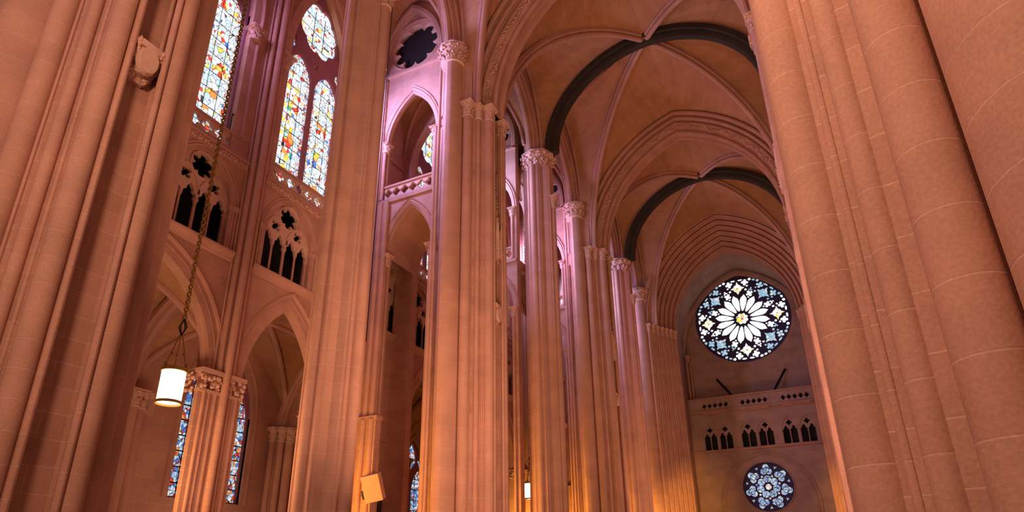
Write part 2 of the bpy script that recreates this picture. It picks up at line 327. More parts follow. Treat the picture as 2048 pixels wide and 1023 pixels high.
# ------------------------------------------------------------------ clustered main piers
SH = [(7.33, .77, .25), (7.79, 1.2, .145), (8.22, 1.65, .27)]        # vault shafts: q from axis, v from pier centre, radius
def main_pier(side, Y, label, niche=True, orders=False, ztop=36.5):
    X = lambda q: AX+side*q
    o = thing('clustered_pier', (X(8.8), Y, FLR), label, 'pier', 'clustered piers of the nave')
    half = [(7.60, .0), (7.60, .50), (7.44, .53), (7.40, .60), (7.40, .97), (7.58, 1.0), (7.58, 1.05), (7.80, 1.08), (7.86, 1.34), (8.02, 1.38), (8.05, 1.44), (8.2, 1.46), (8.48, 1.72), (8.52, 1.96), (8.62, 2.0),
            (9.45, 2.0), (9.5, 1.72), (9.95, 1.6), (10.0, 1.3), (10.35, 1.25), (10.35, 0)]
    poly = half+[(q, -v) for q, v in half[::-1][1:-1]]
    b = MB(); b.prism([(X(q), Y-v) for q, v in poly], FLR, ZC1+.02)
    up = [(8.0, -1.6), (8.0, 1.6), (8.62, 2.0), (9.45, 2.0), (10.35, 1.3), (10.35, -1.3), (9.45, -2.0), (8.62, -2.0)]
    b.prism([(X(q), Y-v) for q, v in up], ZC1, ztop)
    b.build('pier_core', M_wall, o, smooth=0)
    for sg in (1, -1):
        for i, (q, v, r) in enumerate(SH):
            b = MB(); b.cyl(X(q), Y-sg*v, r, FLR, ZC0, 28); b.build('shaft', M_shaft, o)
            b = MB(); capital(b, X(q), Y-sg*v, ZC0, ZC1, max(r, .2)*1.02, 0, 8, i); b.build('capital', M_carve, o, smooth=50)
        for (q, v) in ((7.17, .46), (7.56, 1.02), (8.03, 1.42)):      # thin rolls in the grooves
            b = MB(); b.cyl(X(q), Y-sg*v, .045 if q > 7.3 else .085, FLR, ZC0+.5, 12); b.build('roll_moulding', M_shaft, o)
        b = MB(); b.prism([(X(q), Y-sg*v) for q, v in ((8.45, 1.85), (8.46, 2.05), (8.53, 2.27), (8.64, 2.46), (8.76, 2.56), (8.86, 2.6), (9.08, 2.62), (9.12, 2.58), (9.27, 2.46), (9.3, 2.4), (9.42, 2.2), (9.45, 1.85))], FLR, ZA0); b.build('half_column', M_shaft, o, smooth=22)
        b = MB()
        for dq in (.5,): b.cyl(X(9.0+dq), Y-sg*2.02, .10, FLR, ZA0, 12)
        b.build('corner_roll', M_shaft, o)
        b = MB(); capital(b, X(9.05), Y-sg*2.0, ZA0, ZA1, .62, 0, 12, 9); b.build('arcade_capital', M_carve, o, smooth=50)
        b = MB(); b.cyl(X(10.25), Y-sg*1.72, .13, FLR, ZC0-.1, 12); b.cyl(X(10.0), Y-sg*1.85, .09, FLR, ZA1, 10); b.build('cross_wall_shaft', M_shaft, o)
    if niche:   # empty statue niche: carved corbel below, thin jamb shafts, spired canopy above
        zc = 12.1; xf = X(7.6); d = -side
        b = MB()
        for k, (w, dd, z0, z1) in enumerate(((.2, .14, zc-.1, zc+.1), (.34, .3, zc+.1, zc+.4), (.46, .42, zc+.4, zc+.8), (.55, .5, zc+.8, zc+1.0))):
            b.prism([(xf, Y-w), (xf+d*dd*.7, Y-w), (xf+d*dd, Y-w*.45), (xf+d*dd, Y+w*.45), (xf+d*dd*.7, Y+w), (xf, Y+w)], z0, z1)
        # shield hung on the corbel front, framed by foliage
        sh = [(.29*sin(q*pi/7), .45+.44*cos(q*pi/7)) for q in range(14)]
        b.add([(xf+d*.40, Y+u, zc+z) for u, z in sh]+[(xf+d*.55, Y+u*.85, zc+.04+z*.9) for u, z in sh],
              [(i, (i+1) % 14, 14+(i+1) % 14, 14+i) for i in range(14)]+[tuple(range(14, 28))])
        rnd = random.Random(int(Y))
        for k in range(170):
            e = rnd.choice((-1, 1)); zz = rnd.uniform(-.05, 1.0); w_ = .24+.32*zz; dd_ = .18+.32*zz; t_ = rnd.uniform(.55, 1.08)
            b.blob((xf+d*(dd_*(1-.3*(t_-.45)/.55 if t_ < 1 else rnd.uniform(.2, .7))+.03), Y+e*t_*w_, zc+zz), rnd.uniform(.03, .06), (1, 1, 1.3))
        for k in range(40):
            t_ = rnd.uniform(-1, 1); zz = rnd.uniform(-.05, .95); ww = .26+.36*max(0, (zz+.05)/.95)
            if abs(t_) < .55 and zz > .0: t_ = rnd.uniform(.65, 1)*(1 if t_ > 0 else -1)
            b.blob((xf+d*(ww*(1-.55*abs(t_))+.02), Y+t_*ww, zc+zz), rnd.uniform(.03, .07))
        c = b.build('carved_corbel', M_carve, o, smooth=50); c['label'] = 'carved corbel with shield and foliage in empty niche'
        b = MB()
        for sg in (1, -1): b.cyl(xf+d*.14, Y+sg*.43, .06, zc+1.0, 21.5, 10); b.lathe(xf+d*.14, Y+sg*.43, [(.06, zc+1.0), (.1, zc+1.05), (.07, zc+1.12), (.1, zc+1.3), (.06, zc+1.34)], 10)
        b.build('niche_shaft', M_mould, o)
        b = MB(); zt = 16.0
        for k in range(3):     # canopy: three gabled faces with crockets and pinnacles
            a = pi*(k-1)/3.2; cx_, cy_ = d*(.12+cos(a)*.42), sin(a)*.42
            tx, ty = -sin(a)*d, cos(a)
            for uu, h in ((-.17, 2.6), (.17, 2.6)):
                px, py = xf+cx_+tx*uu, Y+cy_+ty*uu
                b.lathe(px, py, [(.05, zt-.3), (.05, zt+1.1), (.07, zt+1.15), (.02, zt+h-.6), (.045, zt+h-.5), (.0, zt+h-.4)], 6)
            b.tube([(xf+cx_-tx*.17, Y+cy_-ty*.17, zt), (xf+cx_*1.1, Y+cy_*1.1, zt+.9), (xf+cx_+tx*.17, Y+cy_+ty*.17, zt)], .045)
            for j in range(5): b.blob((xf+cx_*1.1-tx*.16*(1-j/5), Y+cy_*1.1-ty*.16*(1-j/5), zt+.1+j*.18), .045); b.blob((xf+cx_*1.1+tx*.16*(1-j/5), Y+cy_*1.1+ty*.16*(1-j/5), zt+.1+j*.18), .045)
        b.lathe(xf+d*.24, Y, [(.36, zt-.1), (.36, zt+.5), (.3, zt+1.5), (.2, zt+1.6), (.16, zt+2.8), (.1, zt+2.9), (.02, zt+4.6), (.06, zt+4.7), (0, zt+4.9)], 8)
        for j in range(26):
            a = j*2.4; z = zt+.6+j*.155; rr = .3*(1-j/30); b.blob((xf+d*(.24+rr*abs(cos(a))), Y+rr*sin(a), z), .05)
        b.build('niche_canopy', M_carve, o, smooth=50)
        b = MB(); b.arch(PX(xf+d*.02), Y-.42, Y+.42, 21.5, .9, [(-.02, 0), (-d*0+.0, 0), (.06*d, .02), (.06*d, .1), (0, .12)], 8, 21.0); b.build('niche_head', M_mould, o)
    return o
PLn = ['huge clustered stone pier filling the left edge of the photo', 'tall clustered pier left of centre with three capitals high up', 'clustered pier carrying the middle pointed arch of the nave, left side']
for Y, lb in zip(MAIN[:3], PLn): main_pier(-1, Y, lb)
PRn = ['huge round-shafted pier filling the right edge of the photo', 'slice of purple-lit pier just left of the huge right pier, nearest capital high up', 'sliver of right-hand pier at the foot of the middle pointed arch']
for Y, lb in zip(MAIN[:3], PRn): main_pier(1, Y, lb)

# west piers: stepped reveal of many shafts
def west_pier(side, label):
    X = lambda q: AX+side*q
    o = thing('west_pier', (X(8), 67, FLR), label, 'pier', 'stepped piers before the rose window')
    n = 7; P0 = (8.45, 64.7); P1 = (6.45, 68.3)
    pts = []
    for i in range(n):
        q = P0[0]+(P1[0]-P0[0])*i/(n-1); y = P0[1]+(P1[1]-P0[1])*i/(n-1); pts.append((q, y))
    poly = [(9.9, 64.6), (8.75, 64.6)]
    for (q, y), (q2, y2) in zip(pts[:-1], pts[1:]): poly += [(q, y+.1), (q2+.05, y+.12)]
    poly += [(6.55, 68.4), (6.55, 70.5), (9.9, 70.5)]
    b = MB(); b.prism([(X(q), y) for q, y in poly], FLR, ZC1); b.build('pier_core', M_wall, o, smooth=0)
    for i, (q, y) in enumerate(pts):
        b = MB(); b.cyl(X(q), y, .17, FLR, ZC0, 16); b.build('shaft', M_shaft, o)
        b = MB(); capital(b, X(q), y, ZC0, ZC1, .2, 0, 6, i); b.build('capital', M_carve, o, smooth=50)
    for sg in (1,):
        b = MB(); b.cyl(X(9.2), 64.6, .62, FLR, ZA0, 28); b.build('half_column', M_shaft, o)
        b = MB(); capital(b, X(9.2), 64.6, ZA0, ZA1, .7, 0, 10, 3); b.build('arcade_capital', M_carve, o, smooth=50)
    return o
west_pier(-1, 'fluted pier beside the west wall, left of the large rose window')
west_pier(1, 'fluted pier at the right edge of the west wall, amber-lit low down')

# ------------------------------------------------------------------ intermediate columns
def int_column(side, Y, label):
    X = lambda q: AX+side*q; Q = 9.0
    o = thing('nave_column', (X(Q), Y, FLR), label, 'column', 'intermediate columns of the nave')
    L_, w, c = 1.02, .5, .13
    arm = [(-w, -L_+c), (-w+c, -L_), (w-c, -L_), (w, -L_+c)]
    poly = []
    for k in range(4):
        ca, sa = cos(k*pi/2), sin(k*pi/2)
        for (x, y) in arm: poly.append((x*ca-y*sa, x*sa+y*ca))
        poly.append(((w+.12)*ca-(-w-.12)*sa, (w+.12)*sa+(-w-.12)*ca))
    b = MB(); b.prism([(X(Q)+x, Y+y) for x, y in poly], FLR, ZA0+.1); b.build('column_core', M_shaft, o, smooth=0)
    b = MB(); b.prism([(X(Q)+.72*x, Y+.72*y) for x, y in poly], ZA1, 36.4); b.build('upper_core', M_shaft, o, smooth=0)
    for ph in (0, pi/2, pi, 3*pi/2):      # a slim half shaft on every arm
        px, py = X(Q)+cos(ph)*(L_+.0), Y+sin(ph)*(L_+.0)
        nave = abs(cos(ph)+side) < .1
        b = MB(); b.cyl(px, py, .24 if nave else .2, FLR, ZA0 if not nave else 24.6, 20); b.build('shaft', M_shaft, o)
        for s2 in (-1, 1):
            b = MB(); b.cyl(px-cos(ph)*.04-sin(ph)*s2*.36, py-sin(ph)*.04+cos(ph)*s2*.36, .07, FLR, ZA0, 10); b.build('roll_moulding', M_shaft, o)
    b = MB(); px = X(Q-L_); capital(b, px, Y, 24.6, 25.5, .27, 0, 8, 2); b.build('low_capital', M_carve, o, smooth=50)
    b = MB(); b.cyl(px+side*.1, Y, .12, 25.5, ZA1, 12); b.cyl(px+side*.1, Y-.22, .09, 25.5, ZA1, 10); b.cyl(px+side*.1, Y+.22, .09, 25.5, ZA1, 10); b.build('upper_shaft', M_shaft, o)
    b = MB(); capital(b, X(Q), Y, ZA0, ZA1, .86, pi/8, 14, 5); b.build('capital', M_carve, o, smooth=50)
    return o
for Y, lb in zip(INT, ['plain-faced slender column between the window and the open purple wall', 'pale blue-edged slender column with dark rib rising from it, right of the tall clustered pier', 'thin blue-edged column in the distance near the west piers']): int_column(-1, Y, lb)
for Y, lb in zip(INT, ['near right-hand column hidden almost wholly behind the huge right pier', 'right-hand column edge under the first dark vault rib', 'right-hand column edge under the second dark vault rib']):
    if Y > 20: int_column(1, Y, lb)

# ------------------------------------------------------------------ arcade arches and the walls over them (left side)
def arcade(side, Ya, Yb, label, i):
    x = AX+side*9.2; R = rise_R((Yb-Ya)/2, 5.3)
    prof = [(-.62, .9), (-.62, .5), (-.55, .42), (-.48, .5), (-.42, .36), (-.38, .22), (-.3, .15), (-.24, .22), (-.2, .06), (-.1, -.04), (.1, -.04), (.2, .06), (.24, .22), (.3, .15), (.38, .22), (.42, .36), (.48, .5), (.55, .42), (.62, .5), (.62, .9)]
    b = MB(); b.arch(PX(x), Ya, Yb, ZA1, R, prof, 18)
    o = b.build('arcade_arch', M_mould, None, (x, (Ya+Yb)/2, ZA1)); tag(o, label, 'arch', 'arches of the nave arcade')
    return arch_loop(Ya, Yb, ZA1, ZA1, R, .7, 14)
labs = ['pointed arcade arch from near left pier to plain-faced column', 'pointed arcade arch left of the three-capital pier, cut by photo top', 'arcade arch between the three-capital pier and the pale blue-edged column', 'arcade arch right of the pale blue-edged column', 'small arcade arch beyond the middle left pier', 'farthest arcade arch before the west pier']
ends = []
for k in range(3):
    ends += [(MAIN[k]+2.55, INT[k]-1.15), (INT[k]+1.15, MAIN[k+1]-2.55)]
for side in (-1, 1):
    loops = [rect(MAIN[0], 66, ZA1-.05, 37.2)]
    for i, (a, c) in enumerate(ends):
        if side < 0: lp = arcade(side, a, c, labs[i], i)
        else: lp = arch_loop(a, c, ZA1, ZA1, rise_R((c-a)/2, 5.3), .0, 12)
        loops.append(lp)
    # wall as separate bays so that outlines stay simple
    b = MB()
    for i, (a, c) in enumerate(ends):
        R = rise_R((c-a)/2, 5.3); pts = arch_pts(a, c, ZA1, R, .7 if side < 0 else 0, 14)
        lo = (a-1.2); hi = c+1.2
        out = [(lo, ZA1-.2), (pts[0][0], ZA1-.2)]+pts+[(pts[-1][0], ZA1-.2), (hi, ZA1-.2), (hi, 37.6), (lo, 37.6)]
        panel(b, PX(AX+side*9.2), [out], -.6, .6)
    b.build('wall_nave_'+('left' if side < 0 else 'right'), M_wall, smooth=0, kind='structure')

# ------------------------------------------------------------------ transverse arches
RT = rise_R(7.05, 9.6)
half = [(0, .16), (.28, .16), (.33, .0), (.40, -.08), (.50, -.08), (.57, 0), (.58, .12), (.46, .24), (.60, .34), (.90, .70), (.88, .80), (.72, .88), (.96, .92), (1.08, .86), (1.2, .9), (1.24, 1.02), (1.16, 1.1), (.92, 1.18), (1.22, 1.26), (1.36, 1.2), (1.48, 1.26), (1.52, 1.4), (1.44, 1.5), (1.2, 1.56), (1.5, 1.64), (1.62, 1.72), (1.6, 1.86), (1.4, 1.9), (1.4, 2.1)]
prof_t = [(-a, b_) for a, b_ in half[::-1]]+half[1:]
tl = ['pointed transverse arch overhead near the camera, outside the frame', 'wide moulded arch with foliage band sweeping up from the three-capital pier to the photo top', 'moulded pointed arch with foliage band in the middle of the nave']
for Y, lb in zip(MAIN[:3], tl):
    if Y < 10: continue
    b = MB(); b.arch(PY(Y), AX-7.05, AX+7.05, ZC1, RT, prof_t, 26)
    o = b.build('transverse_arch', M_mould, None, (AX, Y, ZC1)); tag(o, lb, 'arch', 'transverse arches of the nave')
    # carved foliage running along both slanted faces
    rnd = random.Random(int(Y))
    for sg in (-1, 1):
        b = MB()
        pts = arch_pts(AX-7.05, AX+7.05, ZC1, RT, .45, 90)
        for i, (u, z) in enumerate(pts):
            for k in range(2):
                jb = rnd.uniform(-.12, .12)+.1*sin(i*.55)
                cx_ = AX; dx, dz = u-AX, z-ZC1; ln = sqrt(dx*dx+dz*dz)
                b.blob((u+dx/ln*jb, Y+sg*(.76+jb*.6+.03), z+dz/ln*jb), rnd.uniform(.045, .085), (1, .8, 1.2))
        b.build('foliage_band', M_carve, o, smooth=50)
# west stepped arch
b = MB(); n = 7; R3 = rise_R(6.35, 8.9); pr = [(-3.9, 2.7), (-3.7, 2.3)]
for i in range(n):
    t_ = i/(n-1); y0 = 64.55+3.6*t_-68.3; bb = 2.1*(1-t_)
    pr += [(y0-.05, bb+.28), (y0+.22, bb+.24), (y0+.0, bb+.06), (y0+.12, bb-.04), (y0+.3, bb-.02), (y0+.38, bb+.1), (y0+.25, bb+.3)]
pr += [(2.0, .2)]
b.arch(PY(68.3), AX-6.35, AX+6.35, ZC1, R3, pr, 26); o = b.build('stepped_arch', M_mould, None, (AX, 67, ZC1))
tag(o, 'deep arch of many mouldings framing the large rose window', 'arch')

# ------------------------------------------------------------------ high vaults
def qel(p, q, t, pw=1.0):
    """quarter ellipse from springing p (vertical tangent) to crown q"""
    a = t*pi/2; h = 1-cos(a); v = sin(a)
    return Vector((p[0]+(q[0]-p[0])*h, p[1]+(q[1]-p[1])*h, p[2]+(q[2]-p[2])*v))
def poly_at(pts, t):
    ds = [0]
    for a, c in zip(pts[:-1], pts[1:]): ds.append(ds[-1]+(Vector(c)-Vector(a)).length)
    d = t*ds[-1]
    for i in range(len(pts)-1):
        if d <= ds[i+1]+1e-9:
            f = (d-ds[i])/max(1e-9, ds[i+1]-ds[i]); return Vector(pts[i]).lerp(Vector(pts[i+1]), f)
    return Vector(pts[-1])
NT_ = 22
ribp = [(-.27, .25), (-.28, -.04), (-.2, -.12), (-.1, -.1), (-.17, -.22), (-.15, -.34), (-.06, -.42), (.06, -.42), (.15, -.34), (.17, -.22), (.1, -.1), (.2, -.12), (.28, -.04), (.27, .25)]
ribd = [(-.5, .25), (-.5, -.14), (-.36, -.2), (-.3, -.14), (-.3, -.4), (-.22, -.6), (-.08, -.7), (.08, -.7), (.22, -.6), (.3, -.4), (.3, -.14), (.36, -.2), (.5, -.14), (.5, .25)]
def wallrib(side, Ym, Yi, sg):
    """half wall arches: from the main pier and from the intermediate column to their common apex"""
    q = 8.5; ya = Ym+sg*1.75; yb = Yi-sg*.45; mid = (ya+yb)/2; apex = 36.3
    A = [(AX+side*q, ya, ZC1+.0), (AX+side*q, ya, 28.2)]+[tuple(qel((AX+side*q, ya, 28.2), (AX+side*q, mid, apex), i/12)) for i in range(1, 13)]
    B = [(AX+side*q, yb, ZA1)]+[tuple(qel((AX+side*q, yb, ZA1), (AX+side*q, mid, apex), i/12)) for i in range(1, 13)]
    return A, B
bay_names = ['nearest vault bay', 'first whole vault bay', 'second vault bay']
for k in range(3):
    Ya, Yb = MAIN[k], MAIN[k+1]; Yi = (Ya+Yb)/2; boss = (AX, Yi, ZBOSS-.25)
    web = MB(); lateral = MB()
    D = {}
    for side in (-1, 1):
        for sg, Ym in ((1, Ya), (-1, Yb)):
            vv = 1.25
            p = (AX+side*7.85, Ym+sg*vv, ZC1)
            Dl = [qel(p, boss, i/NT_) for i in range(NT_+1)]; D[(side, sg)] = Dl
            last = (sg == -1 and k == 2)
            # transverse cell
            ap = arch_pts(AX-7.05, AX+7.05, ZC1, RT, 1.55, NT_) if not last else arch_pts(AX-6.35, AX+6.35, ZC1, R3, 2.45, NT_)
            hf = ap[:NT_+1] if side < 0 else ap[::-1][:NT_+1]
            T = [Vector((u, Ym+sg*1.45 if not last else 64.7, z)) for u, z in hf]
            rows = []
            for i in range(NT_+1):
                a, c = T[i], Dl[i]+Vector((0, 0, .1)); row = []
                for j in range(9):
                    s_ = j/8; pt = a.lerp(c, s_); pt.z += .22*4*s_*(1-s_)*(i/NT_); row.append(pt)
                rows.append(row)
            web.grid(rows)
            A, B = wallrib(side, Ym, INT[k], sg)
            I_ = [qel((AX+side*8.05, INT[k], ZA1), boss, i/NT_)+Vector((0, 0, .12)) for i in range(NT_+1)]
            for C1, C2 in ((Dl, A), (I_, B)):
                rows = []
                for i in range(NT_+1):
                    a = Vector(C1[i])+Vector((0, 0, .1)); c = poly_at(C2, i/NT_); row = []
                    for j in range(9):
                        s_ = j/8; pt = a.lerp(c, s_); pt.z += .25*4*s_*(1-s_)*(i/NT_)**.7; row.append(pt)
                    rows.append(row)
                lateral.grid(rows)
            # wall rib mouldings
            for C2, nm in ((A, 'long'), (B, 'short')):
                pass
    o = web.build('ceiling', M_vault, smooth=60, kind='structure')
    lateral.build('vault_side_cells', M_vault, o, smooth=60)
    for side in (-1, 1):
        mb_ = MB()
        for sg, Ym in ((1, Ya), (-1, Yb)):
            A, B = wallrib(side, Ym, INT[k], sg)
            for C2 in (A, B):
                for dy, dq, r in ((0, .06, .13), (0, -.2, .09), (0, -.36, .07)):
                    pts_ = [Vector(p)+Vector((-side*(.0+dq*.9), 0, -abs(dq)*.25)) for p in C2]
                    if k == 2 and sg == -1: pts_ = pts_
                    mb_.tube(pts_, r, 8)
        sd = 'left' if side < 0 else 'right'
        r_ = mb_.build('wall_rib', M_mould, None, (AX+side*8.5, Yi, ZC1)); tag(r_, f'moulded ribs along the {sd} wall of the {bay_names[k]}', 'vault rib', 'ribs against the nave walls')
    for nm, s0 in (('rising from the near left', -1), ('rising from the near right', 1)):
        a = D[(s0, 1)]; c = D[(-s0, -1)]; pts = list(a)+list(c)[::-1][1:]
        sd = Vector((pts[-1].x-pts[0].x, pts[-1].y-pts[0].y, 0)).cross(Vector((0, 0, 1)))
        mb_ = MB()
        for hp in (a, c):
            d_ = Vector((hp[-1].x-hp[0].x, hp[-1].y-hp[0].y, 0)).normalized(); mb_.sweep(hp, Vector((0, 0, 1)).cross(d_)*-1, [(x_, y_) for x_, y_ in ribp])
        r_ = mb_.build('diagonal_rib', M_mould, None, boss); tag(r_, f'pale diagonal rib {nm} pier across the {bay_names[k]}', 'vault rib', 'pale diagonal vault ribs')
    mb_ = MB()
    for s0 in (-1, 1):
        hp = [qel((AX+s0*7.95, INT[k], ZA1), (AX, INT[k]*0+Yi, ZBOSS-.2), i/NT_) for i in range(NT_+1)]
        for p_ in hp: p_.y = INT[k]+(Yi-INT[k])*abs(p_.x-(AX+s0*7.95))/7.95
        d_ = Vector((-s0, 0, 0)); mb_.sweep(hp, Vector((0, 0, 1)).cross(d_)*-1, ribd)
    r_ = mb_.build('dark_rib', M_darkrib, None, boss); tag(r_, ['blackened cross rib above the nearest bay, out of frame', 'near blackened cross rib meeting the upper vault boss', 'farther blackened cross rib above the second vault bay'][k], 'vault rib', 'blackened cross ribs')
    if k == 0: bpy.data.objects.remove(r_); continue
    mb_ = MB(); mb_.lathe(AX, Yi, [(.05, ZBOSS-.62), (.26, ZBOSS-.58), (.34, ZBOSS-.45), (.36, ZBOSS-.3), (.2, ZBOSS-.1)], 12)
    r_ = mb_.build('vault_boss', M_mould, None, (AX, Yi, ZBOSS)); tag(r_, f'stone boss where the ribs meet in the {bay_names[k]}', 'boss', 'bosses at the vault crowns')

# roof over everything so that no sky shows above the webs
b = MB(); b.box((-30, 0, 38.6), (10, 82, 38.9)); b.build('ceiling', M_dark, smooth=0, kind='structure')

# ------------------------------------------------------------------ left aisle outer wall
XW = -22.0
ZS, ZF, ZB0, ZB1 = 13.2, 17.55, 18.1, 19.05       # sill string, frieze, balustrade
def four_light(c): return dict(c=c, w=1.52, zs=15.45, kind=4)
TRI = [dict(c=9.9, w=1.5, n=4), dict(c=15.08, w=1.5, n=4), dict(c=20.15, w=1.5, n=4), dict(c=23.3, w=.75, n=2)]
WIN = [dict(c=13.9, w=2.1), dict(c=20.75, w=2.15)]
OUT = [dict(a=11.2, b=16.85), dict(a=18.6, b=23.0)]
PIL = [(12.0, .5), (17.6, .55), (24.7, .5)]
for k in range(4):
    s_ = 9.875*k
    TRI += [dict(c=28.6+s_, w=.72, n=2), dict(c=31.5+s_, w=1.5, n=4), dict(c=34.7+s_, w=.72, n=2)]
    WIN += [dict(c=32.4+s_, w=1.95)]
    OUT += [dict(a=30.6+s_, b=35.0+s_)]
    PIL += [(29.65+s_, .32)]
def tri_geo(t):
    h = t['w']; zs = 15.45 if t['n'] == 4 else 15.6; R = rise_R(h, 1.95 if t['n'] == 4 else 1.5)
    return zs, R
def win_geo(w): return 26.3, rise_R(w['w'], 6.0 if w['w'] > 2 else 5.4)
loops = [rect(0, 79, FLR, 36.5)]
for t in TRI:
    zs, R = tri_geo(t); loops.append(arch_loop(t['c']-t['w'], t['c']+t['w'], ZS+.12, zs, R, .0, 10))
for w in WIN:
    zs, R = win_geo(w); loops.append(arch_loop(w['c']-w['w'], w['c']+w['w'], ZB0-.05, zs, R, .0, 12))
for a in OUT:
    loops.append(arch_loop(a['a'], a['b'], FLR+.02, 7.8, rise_R((a['b']-a['a'])/2, 4.2), 0, 12))
loops.append(arch_loop(28.35, 29.15, FLR+.02, 3.6, .9, 0, 8))
b = MB(); panel(b, PX(XW), loops, -.5, 0); b.build('wall_left', M_wall, smooth=0, kind='structure')

# triforium screens
def tri_screen(mp, c, w, n, z0, zs, R, parent_loc, label, cat='tracery', group='gallery openings along the aisle wall', mould=True, sc=1.0, cols=True):
    o = thing('gallery_screen', parent_loc, label, cat, group)
    lo = [arch_loop(c-w, c+w, z0+2.0*sc*0+zs-z0 if False else zs-.02, zs, R, .02, 10)]
    lw = 2*w/n
    apex = zs+sqrt(max(0, R*R-(R-w)**2))
    holes = []; zl = zs-.25*sc
    if n == 4:
        zc = zs+1.25*sc
        holes.append(foil(c, zc, .58*sc, 6, pi/2, 96, .664))
        for sg in (-1, 1): holes.append(foil(c+sg*.72*sc*w/1.5, zs+.53*sc, .30*sc, 4, pi/4))
    else:
        holes.append(foil(c, zs+.62*sc, .3*sc, 4, pi/4))
    out = [(c-w-.02, zl-.55*sc)]+arch_pts(c-w, c+w, zs, R, .02, 10)+[(c+w+.02, zl-.55*sc)]
    head = []
    for i in range(n):
        u0 = c-w+i*lw+.06*sc; u1 = c-w+(i+1)*lw-.06*sc
        hh = light_loop(u0, u1, zl-.9*sc, zl-.2*sc if n == 4 else zl-.35*sc)
        # trim to the head part: the outline below is open
        head.append(hh[1:-1])
    # bottom edge of the tracery plate runs through the light heads
    zb = zl-.2*sc if n == 4 else zl-.35*sc
    bottom = []
    for h in head:
        bottom += [p for p in h]
    out = [(c-w-.02, zb)]+arch_pts(c-w, c+w, zs, R, .02, 10)+[(c+w+.02, zb)]+bottom[::-1]
    b = MB(); panel(b, mp, [out]+holes, -.42, -.22, .015, 0); b.build('tracery', M_carve, o)
    if n == 4:
        b = MB()
        for (cx_, cz_, rr) in ((c, zs+1.25*sc, .64*sc),):
            b.tube([mp(cx_+rr*cos(a*pi/12), -.2, cz_+rr*sin(a*pi/12)) for a in range(25)], .05*sc, 6)
        for sg in (-1, 1):
            cc = c+sg*w/2; b.arch(mp, cc-w/2+.03, cc+w/2-.03, zs-.2*sc, rise_R(w/2, 1.15*sc), [(-.25, -.02), (-.16, -.02), (-.16, .07), (-.25, .07)], 8, None, True)
        b.build('tracery_roll', M_carve, o)
    if cols:
        for i in range(n+1):
            u = c-w+i*lw; r = .075*sc if i in (0, n//2, n) else .055*sc
            x, y, _ = mp(u, -.32, 0)
            b = MB(); b.lathe(x, y, [(r*1.7, z0), (r*1.7, z0+.12*sc), (r, z0+.2*sc), (r, zb-.18*sc), (r*1.2, zb-.16*sc), (r*1.1, zb-.12*sc), (r*1.9, zb), (r*1.9, zb+.05)], 10); b.build('colonnette', M_mould, o)
    if mould:
        b = MB(); b.arch(mp, c-w, c+w, zs, R, [(-.22, .0), (-.12, .0), (-.04, .05), (-.14, .1), (-.14, .14), (.0, .17), (.04, .22), (-.06, .26), (.03, .3), (.05, .36), (-.03, .4)], 12, None)
        b.build('hood_moulding', M_mould, o)
        for sg in (-1, 1):
            for dn, du in ((-.08, .06), (.0, .2), (.02, .34)):
                x, y, _ = mp(c+sg*(w+du), dn, 0); b = MB(); b.cyl(x, y, .06, z0, zs-.2, 10); b.lathe(x, y, [(.06, zs-.22), (.1, zs-.12), (.12, zs-.02), (.12, zs+.03)], 8); b.build('jamb_shaft', M_mould, o)
    return o
tlab = {1: 'four-light gallery opening partly behind the near left pier, chain across it', 2: 'four-light gallery opening below the large left stained-glass window', 5: 'four-light gallery opening glimpsed through the lower purple arch', 4: 'narrow two-light gallery opening inside the lower purple arch'}
for i, t in enumerate(TRI):
    if t['c'] > 62 or i == 0: continue
    zs, R = tri_geo(t)
    lb = tlab.get(i, f"{'four' if t['n']==4 else 'two'}-light gallery opening in the far left aisle, number {i} from the near pier")
    if i not in tlab:
        lb = {3: 'narrow gallery opening just left of the plain-faced column', 6: 'two-light gallery opening hidden behind the three-capital pier'}.get(i, ('four' if t['n'] == 4 else 'two')+'-light gallery opening in the far aisle, ' + ['behind the three-capital pier', 'beside the pale blue-edged column', 'past the pale blue-edged column', 'near the middle left pier', 'behind the middle left pier', 'past the middle left pier', 'near the farthest column', 'beside the west pier'][(i-7) % 8])
    tri_screen(PX(XW), t['c'], t['w'], t['n'], ZS+.12, zs, R, (XW, t['c'], ZS), lb)
# passage behind the screens, its shade painted near black
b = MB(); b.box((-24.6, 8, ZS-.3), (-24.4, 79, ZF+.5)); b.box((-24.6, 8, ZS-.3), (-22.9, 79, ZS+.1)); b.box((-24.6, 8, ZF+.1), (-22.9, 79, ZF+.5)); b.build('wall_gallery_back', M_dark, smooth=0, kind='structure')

# string courses, carved friezes, balustrades between pilasters
segs = [(8.5, 17.05), (18.15, 26.0)]+[(26+9.875*k+.0, 35.9+9.875*k) for k in range(4)]
k_ = 1
for a, c in segs:
    b = MB(); b.sweep([(XW, a, ZS), (XW, c, ZS)], (1, 0, 0), [(0, -.32), (.06, -.28), (.1, -.16), (.2, -.06), (.24, .02), (.24, .1), (.04, .14), (0, .14)]); b.build(f'trim_{k_}', M_mould, kind='structure'); k_ += 1
    b = MB(); b.box((XW-.02, a, ZF-.02), (XW+.1, c, ZF+.32)); b.box((XW-.02, a, ZF+.32), (XW+.2, c, ZF+.42)); tr = b.build(f'trim_{k_}', M_mould, kind='structure'); k_ += 1
    b = MB(); rnd = random.Random(3); y = a+.1
    while y < c-.1:
        for zz in (.08, .2): b.blob((XW+.11, y+rnd.uniform(-.05, .05), ZF+zz+rnd.uniform(-.03, .03)), rnd.uniform(.05, .08), (.6, 1.2, 1))
        y += .17
    b.build('frieze_carving', M_carve, tr, smooth=50)
nb = 0
